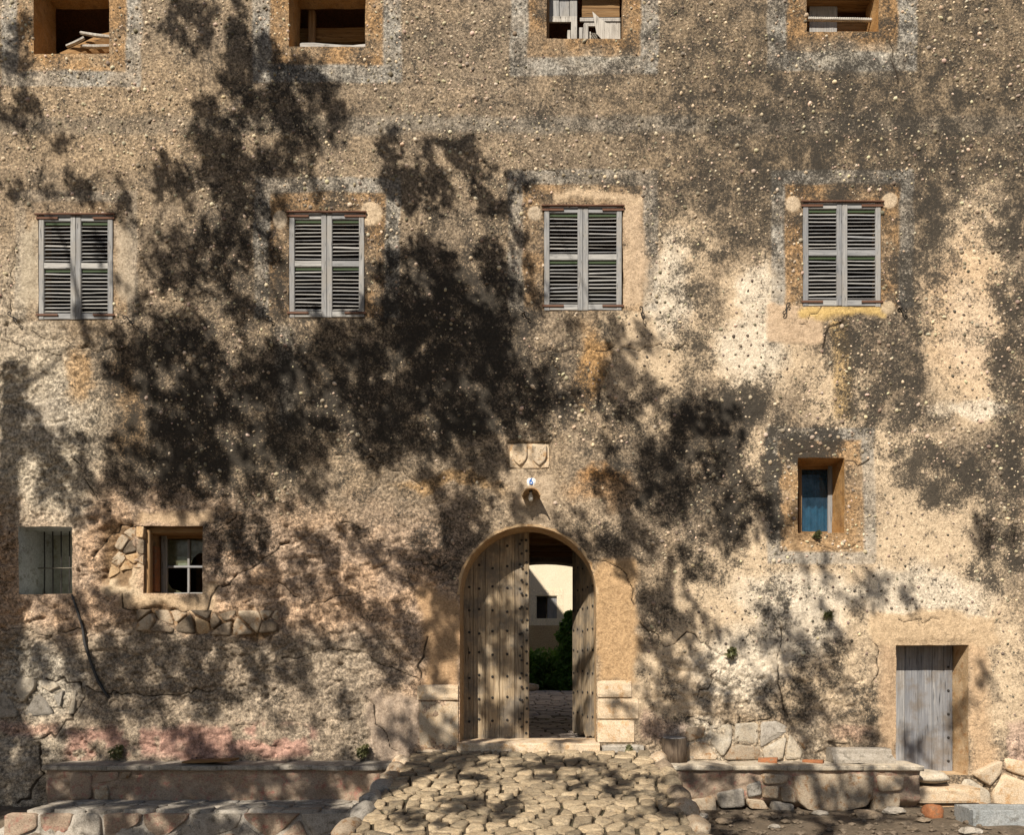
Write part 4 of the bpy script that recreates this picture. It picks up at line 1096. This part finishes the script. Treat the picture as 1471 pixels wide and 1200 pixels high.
def bench_stones(root, polys, ybase, h, mats):
    for poly in polys:
        k = (D + ybase) / D
        mesh("bench_stone", *dome([(790 + (a-790)*k, 950 + (b-950)*k) for a, b in poly], lambda a_, b_, c_: (PX(a_), ybase - c_, PZ(b_)), h * random.uniform(.8, 1.2), .1, 0, .006), M[random.choice(mats)], root, True)
bench_stones(bR, [[(1137, 1113), (1255, 1112), (1254, 1140), (1246, 1158), (1215, 1166), (1160, 1165), (1146, 1152)], [(1258, 1114), (1298, 1116), (1296, 1136), (1262, 1138)], [(1258, 1142), (1295, 1140), (1290, 1166), (1252, 1168)],
  [(1094, 1112), (1132, 1114), (1130, 1126), (1096, 1127)], [(1072, 1128), (1092, 1122), (1094, 1142), (1074, 1146)], [(1098, 1130), (1118, 1130), (1117, 1148), (1094, 1146)], [(1120, 1131), (1138, 1130), (1143, 1154), (1122, 1152)], [(1072, 1148), (1096, 1150), (1105, 1164), (1076, 1162)], [(1109, 1151), (1140, 1156), (1140, 1166), (1108, 1165)], [(1030, 1140), (1068, 1132), (1070, 1160), (1034, 1162)], [(990, 1150), (1027, 1144), (1030, 1168), (990, 1172)]], -.47, .035, ['rubble', 'greystone', 'rubble'])
bench_stones(bL, [[(101, 1110), (134, 1110), (132, 1150), (102, 1150)], [(138, 1110), (172, 1108), (170, 1122), (138, 1126)], [(175, 1109), (190, 1109), (186, 1118), (174, 1120)], [(137, 1130), (156, 1128), (158, 1150), (137, 1150)]], -.43, .03, ['rubble', 'bench'])
# lower stone ledge in front of the left bench
led = empty("stone_ledge", (PX(300), -.8, -.4), label="low rough stone ledge at the foot of the long bench", cat="ledge")
gx_ = np.linspace(-7.5, -2.05, 180); prof = [(-.40, .075), (-.55, .07), (-.7, .065), (-.85, .06), (-1.0, .055), (-1.1, .045), (-1.16, 0), (-1.17, -.1), (-1.18, -.2), (-1.19, -.32), (-1.2, -.6)]
V = []
for (a, b) in prof:
    for xv in gx_:
        n1 = float(fbm(np.array([xv*4]), np.array([a*4 + b*4]), 4, 91)[0] - .5)
        fall = .32 * float(sstep(-6.6, -7.4, xv))
        V.append((xv, a - n1 * .09 * (a < -1.05), b + n1 * .045 - fall))
n = len(gx_); F = [(r*n + i, (r+1)*n + i, (r+1)*n + i + 1, r*n + i + 1) for r in range(len(prof) - 1) for i in range(n - 1)]
mesh("ledge_body", V, F, M['greystone'], led, True)
pts = []
for zr in (-.08, -.33):
    xx = -7.0
    while xx < -2.2: w = random.uniform(.3, .8); pts.append((xx + w/2, zr + random.uniform(-.05, .04))); xx += w
for poly in cells(pts, [(-7.0, -.42), (-2.1, -.42), (-2.1, .04), (-7.0, .04)], .04):
    mesh("ledge_stone", *dome(poly, lambda a_, b_, c_: (a_, -1.17 - c_, b_), random.uniform(.008, .03), .06, .05, .012), M[random.choice(['bench', 'darkrubble', 'greystone'])], led, True)
pts = [(x_ + random.uniform(-.1, .1), y_ + random.uniform(-.07, .07)) for x_ in np.arange(-6.6, -2.2, .42) for y_ in (-.55, -.78, -1.0)]
for poly in cells(pts, [(-6.75, -1.14), (-2.1, -1.14), (-2.1, -.46), (-6.75, -.46)], .025):
    mesh("ledge_slab", *dome(poly, lambda a_, b_, c_: (a_, b_, .062 + c_), random.uniform(.012, .028), .04, .03, .004), M['greystone'], led, True)

# ------------------------------------------------------------------ loose things on the benches and the ground
bd = mesh("wooden_board", *bar((PX(283), -.30, .59), (PX(352), -.36, .625), .26, .028, (0.05, 0, 1), 4, .004), M['brownwood']); props(bd, "thin brown wooden board lying on the long pink-fronted bench", "board")
st = empty("wood_stump", (PX(966), -.16, .57), label="short dark sawn tree stump standing on the bench by the plank door", cat="stump")
mesh("stump_body", *tube([(PX(966), -.16, .565), (PX(966.5), -.16, .72), (PX(966), -.16, .91)], [.18, .165, .175], 16, .05), M['stump'], st, True)
mesh("cut_top", *tube([(PX(966), -.16, .9105), (PX(966), -.16, .918)], [.168, .16], 16, .03), M['greywood'], st)
def rtile(u, y0, L, rot, label, rad=.075):
    c, s = math.cos(rot), math.sin(rot); V = []; F = []; n = 8
    for t, r in ((-L/2, rad), (L/2, rad * .8)):
        for q_ in (1, .78):
            for k in range(n + 1):
                a = math.pi * k / n; p = (r * q_ * math.cos(a), t, r * q_ * math.sin(a))
                V.append((PX(u) + p[0]*c - p[1]*s, y0 + p[0]*s + p[1]*c, .572 + p[2]))
    m = n + 1
    for k in range(n): F += [(k, k+1, 2*m + k+1, 2*m + k), (m + k, 3*m + k, 3*m + k+1, m + k+1), (k, m + k, m + k+1, k+1), (2*m + k, 2*m + k+1, 3*m + k+1, 3*m + k)]
    F += [(0, 2*m, 3*m, m), (n, m + n, 3*m + n, 2*m + n)]
    props(mesh("roof_tile_shard", V, F, M['terracotta']), label, "tile")
rtile(1097, -.22, .26, 1.2, "broken terracotta roof tile lying nearest the stump on the bench"); rtile(1159, -.26, .28, 1.0, "rolled terracotta tile piece lying beside the moulded stone", .05)
# moulded stone block
prof = [(0, 0), (.30, 0), (.30, .04), (.27, .05), (.25, .10), (.22, .12), (.22, .17), (.19, .19), (0, .19)]
V = []; F = []; n = len(prof)
for xx_ in (PX(1186), PX(1270)):
    for a, b in prof: V.append((xx_ + (.03 if xx_ > 4.5 else -.0) * (b < .06), -.02 - a, .572 + b))
F = [tuple(range(n)), tuple(range(2*n-1, n-1, -1))] + [(a, n + a, n + (a+1) % n, (a+1) % n) for a in range(n)]
props(mesh("moulded_stone", V, F, M['greystone']), "grey moulded cornice stone lying on the bench near the plank door", "stone block")
# door steps
s1 = mesh("door_step", *lump((PX(1330), -.10, .36), (.30, .26, .10), 5, 3, .1), M['whitestone'], None, True); props(s1, "flat pale rounded slab at the plank door sill", "step")
s2 = block("door_step", 1296, 1392, 1127, 1150, .32, 'quoin', None, .2); props(s2, "long cracked lower step under the plank door", "step")
s3 = block("door_step", 1285, 1410, 1151, 1180, .26, 'tanrev', None, .2); props(s3, "rough rendered footing beneath the plank door steps", "step")
# stone trough, bottom right
tr_ = empty("stone_trough", (6.1, -1.3, -.06), label="blue-grey rectangular stone trough on the ground by the right wall", cat="trough")
ox0, ox1, oy0, oy1, tz0, tz1 = 5.28, 7.2, -1.45, -1.0, -.10, .13
for nm, b_ in (("trough_wall", (ox0, ox1, oy0, oy0 + .07)), ("trough_wall", (ox0, ox1, oy1 - .07, oy1)), ("trough_wall", (ox0, ox0 + .08, oy0 + .071, oy1 - .071)), ("trough_wall", (ox1 - .08, ox1, oy0 + .071, oy1 - .071)), ("trough_floor", (ox0 + .081, ox1 - .081, oy0 + .071, oy1 - .071))):
    h = tz1 if nm != "trough_floor" else tz0 + .06
    mesh(nm, *bar((b_[0], (b_[2]+b_[3])/2, (tz0+h)/2), (b_[1], (b_[2]+b_[3])/2, (tz0+h)/2), b_[3]-b_[2], h - tz0, (0, 0, 1), 5, .003, .12), M['bluestone'] if 'bluestone' in M else M['greystone'], tr_)
rk = mesh("rock", *lump((5.08, -.85, -.01), (.17, .14, .11), 77, 3, .5), M['terracotta'], None, True); props(rk, "rounded rusty orange rock beside the stone trough", "rock")
# rubble on the ground at the right
rub = []
for k in range(520):
    x_ = random.uniform(1.75, 7.2); y_ = random.uniform(-2.6, -.55); r = random.choice([.015, .02, .03, .03, .045, .06])
    z_ = float(ground_z(np.array(x_), np.array(y_)))
    rub.append(lump((x_, y_, z_ + r * .3), (r * random.uniform(.8, 1.7), r, r * .55), k, 1))
props(mesh("gravel", *join(rub), M['darkrubble']), "small scattered stones and shards on the earth below the right bench", "gravel", kind='stuff')
for k, (x_, y_, r) in enumerate([(3.6, -.8, .08), (4.15, -1.0, .15), (4.62, -.7, .12), (2.2, -1.3, .08), (2.75, -1.6, .06), (3.1, -.95, .06), (5.0, -1.9, .1), (4.75, -1.25, .08), (1.95, -1.0, .09)]):
    o = mesh("fallen_stone", *lump((x_, y_, -.05 + r * .25), (r * 1.4, r, r * .5), 500 + k, 3, .5), M['darkrubble' if k % 2 else 'greystone'])
    props(o, ["grey fallen stone lying under the boulder front of the right bench", "large tan fallen stone on the earth below the bench's right end", "grey fallen stone close against the foot of the door step", "tan fallen stone beside the ramp kerb, farther out from the bench", "small grey fallen stone alone on the earth beyond the ramp kerb", "small tan fallen stone tucked under the middle of the right bench", "grey fallen stone on the earth out in front of the trough", "tan fallen stone between the rusty rock and the bench", "grey fallen stone wedged between the ramp kerb and the right bench"][k], "stone", "fallen stones by the right bench")

# ------------------------------------------------------------------ cable, weeds
cp = [(105, 855), (112, 875), (120, 900), (124, 925), (133, 955), (142, 980), (152, 995), (158, 1003)]
mesh("cable", *tube([(PX(a), float(lookup(Y, np.array([PX(a)]), np.array([PZ(b)]))[0]) - .03, PZ(b)) for a, b in cp], [.014, .016, .02, .021, .02, .02, .019, .022], 8, .08), M['cable'], house, True)
def weed(u, v, r, n, label, y=-.05, mat='weed', size=.035):
    c = (PX(u), y, PZ(v)); rt = empty("wall_weed", c, label=label, cat="weed")
    leaf_cloud("leaves", [(c[0], c[1] - r*.4, c[2], r), (c[0] + r*.4, c[1] - r*.3, c[2] + r*.6, r*.7)], n, size, M[mat], rt, None, int(u))
    mesh("stem", *tube([(c[0], c[1] + .04, c[2] - r*.5), (c[0], c[1] - r*.3, c[2] + r*.4)], [.006, .004], 5), M['weed'], rt)
weed(523, 1080, .09, 160, "small green weed sprouting at the wall above the left bench", -.08); weed(1047, 940, .08, 140, "small dark green tuft growing from a wall crack right of the arch"); weed(1187, 886, .07, 70, "dry brownish tuft in the pale plaster above the bench")
weed(901, 1076, .05, 90, "tiny green sprout at the foot of the right door jamb", -.12); weed(1172, 770, .05, 60, "small dry tuft on the sill of the blue window", -.03); weed(170, 1083, .10, 120, "dark weed growing behind the left bench end", -.05)

# ------------------------------------------------------------------ passage floor, courtyard
cy = mesh("courtyard_paving", [(-6, .45, FZ - .02), (6, .45, FZ - .02), (6, 5, .86), (-6, 5, .86), (-6, 14.4, 1.16), (6, 14.4, 1.16)], [(0, 1, 2, 3), (3, 2, 5, 4)], M['joint']); props(cy, kind='structure')
pts = []
yv = .72
while yv < 12.6:
    st_ = .22 + .02 * yv; xx = -1.2
    while xx < 1.4: w = random.uniform(.24, .5); pts.append((xx + w/2, yv + random.uniform(-.06, .06))); xx += w
    yv += st_
M['paver'] = mottled("paving_stone", (.44, .38, .345), (.50, .44, .40), (.34, .28, .25), 5, 50, rand=.22)
for poly in cells(pts, [(-1.15, .66), (1.35, .66), (1.35, 12.4), (-1.15, 12.4)], .03):
    def fl(a_, b_, c_): return (a_, b_, (FZ - .02 + (b_ - .45) * .08 / 4.55 if b_ < 5 else .86 + (b_ - 5) * .3 / 9.4) + c_)
    mesh("paving_stone", *dome(poly, fl, random.uniform(.012, .03), .03, .03, .003), M['paver'], cy, True)
ch = empty("courtyard_house", (0, 14.2, 1.1), label="cream rendered building across the courtyard seen through the arch", cat="house")
FY = 14.0
wx0, _, wz1 = at_depth(771, 857, FY); wx1, _, wz0 = at_depth(800, 889, FY)
V = []; F = []
def frame_wall(x0, x1, z0, z1, hx0, hx1, hz0, hz1, y):
    V = [(x0, y, z0), (x1, y, z0), (x1, y, z1), (x0, y, z1), (hx0, y, hz0), (hx1, y, hz0), (hx1, y, hz1), (hx0, y, hz1)]
    V += [(a, y + .3, c) for a, b, c in V[4:]]
    return V, [(0, 1, 5, 4), (1, 2, 6, 5), (2, 3, 7, 6), (3, 0, 4, 7), (4, 5, 9, 8), (5, 6, 10, 9), (6, 7, 11, 10), (7, 4, 8, 11), (8, 9, 10, 11)]
dz = at_depth(0, 899, FY)[2]
mesh("wall", *frame_wall(-7, 7, dz, 8.2, wx0, wx1, wz0, wz1, FY), M['farwall'], ch)
quadbox("dado", -7, 7, FY - .03, FY + .2, .8, dz - .002, M['fardado'], ch)
mesh("window_trim", *join([bar((wx0 - .2, FY - .008, wz0 - .12), (wx1 + .2, FY - .008, wz0 - .12), .015, .2, (0, 0, 1)), bar((wx0 - .2, FY - .008, wz1 + .12), (wx1 + .2, FY - .008, wz1 + .12), .015, .2, (0, 0, 1)), bar((wx0 - .11, FY - .006, wz0 - .02), (wx0 - .11, FY - .006, wz1 + .02), .18, .012, (0, 1, 0)), bar((wx1 + .11, FY - .006, wz0 - .02), (wx1 + .11, FY - .006, wz1 + .02), .18, .012, (0, 1, 0))]), M['farwall'], ch)
mesh("shutter", *bar(((wx0+wx1)/2 + .2, FY + .08, wz0), ((wx0+wx1)/2 + .2, FY + .08, wz1), (wx1-wx0) * .54, .03, (0, 1, 0), 3), M['greywood'], ch)
mesh("dark_opening_fill", *bar(((wx0+wx1)/2 - .19, FY + .2, wz0), ((wx0+wx1)/2 - .19, FY + .2, wz1), (wx1-wx0) * .5, .02, (0, 1, 0), 1), M['iron'], ch)  # dark sheet painted in for the shade of the open window half
quadbox("roof", -7.2, 7.2, FY - .3, FY + 4, 8.2, 8.4, M['roof'], ch)
sw = empty("shade_wing", (-4, 9.5, 1), label="unseen left wing shaped to cast slanting shade on the courtyard building", cat="house")
x0, x1 = -6.0, -3.0
zt = lambda y_: 10.06 + .348 * (8.44 - y_)  # unseen wing: short length and sloped top shaped to shade the far wall
mesh("wall", [(x0, 5.25, .5), (x1, 5.25, .5), (x1, 9.0, .5), (x0, 9.0, .5), (x0, 5.25, zt(5.25) - .6), (x1, 5.25, zt(5.25)), (x1, 9.0, zt(9.0)), (x0, 9.0, zt(9.0) - .6)], [(0, 3, 2, 1), (4, 5, 6, 7), (0, 1, 5, 4), (1, 2, 6, 5), (2, 3, 7, 6), (3, 0, 4, 7)], M['farwall'], sw)
# courtyard plants
bu = empty("courtyard_bush", (0, 12.9, 1.1), label="leafy green bush at the foot of the courtyard building", cat="bush")
cs = [(at_depth(u, v, 12.7 + random.uniform(-.5, .5)) + (.38,)) for u in range(745, 850, 11) for v in (948, 962, 976, 986)]
leaf_cloud("foliage", cs, 5200, .085, M['ivy'], bu, None, 5)
mesh("stem", *tube([(0, 12.9, 1.0), (.05, 12.9, 1.8)], [.05, .03], 6), M['bark'], bu)
vi = empty("climbing_vine", (.9, 12.6, 1.1), label="dark climbing vine rising beside the open door leaf in the courtyard", cat="vine")
cs = [(at_depth(u, v, 12.2) + (r,)) for u, v, r in [(812, 975, .4), (815, 950, .4), (818, 925, .38), (822, 905, .36), (825, 890, .3), (812, 900, .2), (806, 915, .18), (808, 940, .3), (832, 920, .5), (840, 950, .5), (818, 885, .16)]]
leaf_cloud("foliage", cs, 3200, .075, M['ivy'], vi, None, 6)
mesh("stem", *tube([at_depth(820, 995, 12.3), at_depth(818, 950, 12.3), at_depth(822, 900, 12.3)], [.05, .04, .02], 6), M['bark'], vi)
kb = mesh("kerb_block", *lump(at_depth(765, 988, 12.0), (.22, .2, .16), 31, 2), M['quoin'], None, True); props(kb, "pale stone block on the courtyard paving by the bush", "stone block")

# ------------------------------------------------------------------ street trees behind the viewer, whose crowns shade the facade
SH = [  # crown clumps by where their shade falls on the facade: u, v, ru, rv, density, distance from facade
 (15, 120, 38, 62, .8, 8), (20, 55, 30, 40, .5, 8), (295, 30, 70, 40, .8, 8), (385, 105, 65, 55, .95, 8), (445, 170, 52, 68, 1, 8), (335, 185, 60, 60, .85, 8.5), (295, 255, 75, 45, .9, 8.5), (375, 270, 80, 50, .6, 9), (330, 345, 80, 50, .6, 9),
 (555, 215, 16, 30, .95, 7), (577, 250, 28, 34, .95, 7), (605, 272, 38, 34, .95, 7), (617, 215, 16, 28, .85, 7), (665, 222, 27, 40, 1, 7), (642, 265, 32, 24, .7, 7), (745, 250, 12, 18, .9, 7), (728, 288, 38, 28, .6, 7.5), (772, 268, 34, 12, .6, 7.5),
 (600, 400, 58, 58, .9, 8), (665, 440, 85, 70, .95, 8), (725, 385, 38, 38, .6, 8), (742, 340, 18, 18, .8, 8), (560, 490, 100, 55, .8, 9), (770, 410, 20, 50, .5, 9), (85, 215, 14, 24, .8, 8), (120, 262, 40, 28, .55, 8), (190, 292, 40, 22, .5, 8.5), (55, 272, 50, 22, .55, 8.5),
 (200, 370, 60, 45, .5, 9), (300, 430, 80, 50, .55, 9), (230, 475, 70, 40, .7, 9), (280, 560, 130, 75, .72, 10), (450, 560, 110, 75, .65, 10), (640, 560, 110, 65, .7, 10), (250, 670, 100, 55, .68, 10.5), (410, 690, 70, 50, .5, 10.5), (330, 775, 52, 45, .8, 10), (700, 640, 55, 50, .55, 10), (770, 560, 55, 45, .5, 10), (560, 650, 70, 40, .4, 10.5),
 (20, 590, 18, 60, .7, 9), (55, 660, 25, 50, .7, 9), (95, 695, 45, 34, .75, 9), (120, 738, 60, 18, .6, 9.5), (640, 790, 65, 48, .85, 10), (720, 735, 45, 30, .65, 10), (620, 840, 35, 38, .8, 10), (880, 780, 55, 42, .75, 10), (900, 700, 45, 45, .55, 10), (950, 620, 55, 52, .65, 10), (890, 560, 50, 40, .55, 9.5), (1015, 620, 52, 45, .55, 10), (985, 700, 52, 50, .55, 10.5), (1060, 750, 40, 52, .35, 11), (965, 850, 52, 52, .6, 11), (945, 935, 55, 42, .5, 11.5),
 (500, 800, 70, 45, .45, 11), (450, 880, 70, 45, .5, 11), (560, 915, 50, 50, .6, 11), (620, 940, 26, 60, .5, 11), (330, 950, 120, 52, .8, 11), (150, 915, 90, 55, .6, 11), (55, 960, 60, 50, .5, 11), (200, 1010, 110, 34, .6, 11.5), (450, 1020, 60, 30, .45, 11.5), (30, 1090, 60, 55, .75, 11.5), (140, 1060, 60, 26, .55, 11.5), (600, 1040, 20, 30, .5, 11.5),
 (700, 880, 55, 45, .85, 11), (748, 950, 14, 70, .6, 11.5), (690, 990, 22, 60, .45, 11.5), (1100, 935, 65, 40, .45, 12), (1190, 925, 65, 48, .4, 12), (1262, 850, 60, 22, .45, 12), (1150, 1005, 70, 32, .5, 12), (1020, 1015, 50, 40, .5, 12), (1400, 1010, 26, 55, .45, 12.5), (1440, 770, 24, 34, .4, 12), (1320, 1060, 26, 34, .4, 12),
 (280, 1130, 240, 36, .85, 11.5), (480, 1160, 110, 36, .65, 11.5), (180, 1200, 200, 45, .85, 12), (400, 1250, 160, 50, .75, 12), (1060, 1140, 90, 26, .5, 12), (1210, 1165, 110, 36, .7, 12), (1150, 1240, 180, 40, .5, 12)]
rr = random.Random(5)
for k in range(72):    # loose lower boughs, dappling the lower facade
    SH.append((rr.uniform(0, 980), rr.uniform(470, 1080), rr.uniform(18, 55), rr.uniform(12, 32), .7, rr.uniform(10, 12.5)))
for k in range(22):    # over the left ledge
    SH.append((rr.uniform(-20, 560), rr.uniform(1100, 1330), rr.uniform(30, 70), rr.uniform(16, 36), .75, rr.uniform(10, 12)))
for k in range(16):
    SH.append((rr.uniform(950, 1471), rr.uniform(700, 1080), rr.uniform(24, 60), rr.uniform(14, 30), .38, rr.uniform(11, 13)))
for k in range(46):    # dapple on the ramp
    SH.append((rr.uniform(480, 1080), rr.uniform(1090, 1420), rr.uniform(22, 52), rr.uniform(14, 30), .75, rr.uniform(9.5, 12)))
trunks = [("street_tree", (-10.6, -6.6), 10.5, "tall street tree facing the barred window, shading the shuttered windows"), ("street_tree", (-5.2, -9.6), 9.0, "tall street tree facing the arched door, shading the entrance and ramp"), ("street_tree", (-1.4, -12.8), 9.0, "tall street tree farther from the house, shading the plank door side")]
clumps = [[] for _ in trunks]
for (u, v, ru, rv, den, d) in SH:
    d = (d * .60 if v < 520 else d * .57) * rr.uniform(.92, 1.08)
    while d < 10.9:                      # keep boughs well above what the viewer sees
        m_ = max(ru, rv) / 100 + .75
        if PZ(v) + LZ * d - m_ > EYE + .87 * (D - d + m_) + .2: break
        d += .2
    c = Vector((PX(u) - LX * d, -d, PZ(v) + LZ * d))
    ti = min(range(3), key=lambda i: abs(c.x - trunks[i][1][0]) + .6 * abs(-d - trunks[i][1][1]))
    if u < 820 and 440 < v < 800: den *= 1.05
    clumps[ti].append((c, ru / 100, rv / 100, den, d, v / 100))
for ti, (nm, (tx, ty), th, lab) in enumerate(trunks):
    rt = empty(nm, (tx, ty, -.2), label=lab, cat="tree")
    gz = float(ground_z(np.array(tx), np.array(ty))) - .3
    mesh("trunk", *tube([(tx + .1, ty, gz), (tx, ty, gz + .6), (tx + .12, ty + .05, 3), (tx - .08, ty, 6), (tx, ty, th - 1.5), (tx, ty, th + 1.5)], [.5, .36, .30, .25, .2, .1], 14, .06), M['bark'], rt, True)
    top = Vector((tx, ty, th + 1.4)); nodes = [(top, 0)]; br = []; P = []; A_ = []
    for (c, ru, rv, den, d, v_) in sorted(clumps[ti], key=lambda q: (q[0] - top).length):
        p, lev_ = min(nodes, key=lambda n_: (n_[0] - c).length + .3 * n_[1])
        mid = p.lerp(c, .5) + Vector((rr.uniform(-.2, .2), rr.uniform(-.3, .3), rr.uniform(-.15, .25)))
        r0 = max(.014, .05 / (1 + .5 * lev_)); br.append(tube([p, p.lerp(mid, .5), mid, mid.lerp(c, .5), c], [r0, r0 * .85, r0 * .7, r0 * .5, .008], 5)); nodes.append((c, lev_ + 1))
        for q_ in range(max(2, int(math.pi * ru * rv * den * (25 if v_ < 5.2 else 27)))):       # leafy twigs
            a = rr.uniform(0, 6.283); r = math.sqrt(rr.random()); dd = rr.uniform(-.6, .6)
            b0 = c + Vector((ru * r * math.cos(a) - LX * dd, -dd, -rv * r * math.sin(a) + LZ * dd))
            an = math.radians(rr.gauss(118, 38)); L = rr.uniform(.16, .46) * min(1, .45 + 1.6 * min(ru, rv))
            dr = Vector((math.cos(an), rr.uniform(-.5, .5), math.sin(an)))
            br.append(tube([b0 - dr * L * .5, b0 + dr * L * .5], [.005, .003], 3))
            for k in range(int(34 * L / .3 * (.55 + .6 * den))):
                t = rr.random(); w = .065 * (1.1 - .6 * t)
                P.append(b0 + dr * L * (t - .5) + Vector((rr.gauss(0, w), rr.gauss(0, w), rr.gauss(0, w)))); A_.append(dr)
        if q_ % 3 == 0: br.append(tube([c, b0], [.01, .004], 4))
    mesh("branches", *join(br), M['bark'], rt)
    P = np.array([tuple(p) for p in P]); A_ = np.array([tuple(a) for a in A_]); n = len(P); r = np.random.RandomState(60 + ti)
    a = A_ * .7 + r.normal(0, .6, (n, 3)); a /= np.linalg.norm(a, axis=1)[:, None]
    b = np.cross(a, r.normal(0, 1, (n, 3))); b /= np.linalg.norm(b, axis=1)[:, None]; nn = np.cross(a, b); sz = r.uniform(.045, .085, n)[:, None]
    V = np.stack([P - a*sz, P + b*sz*.5 + nn*sz*.12, P + a*sz, P - b*sz*.5 + nn*sz*.12], 1).reshape(-1, 3); q = np.arange(n)[:, None] * 4
    props(mesh("crown", V, np.concatenate([q + np.array([[0, 1, 2]]), q + np.array([[0, 2, 3]])]), M['leaf'], rt), kind='stuff')
    print("leaves", n)
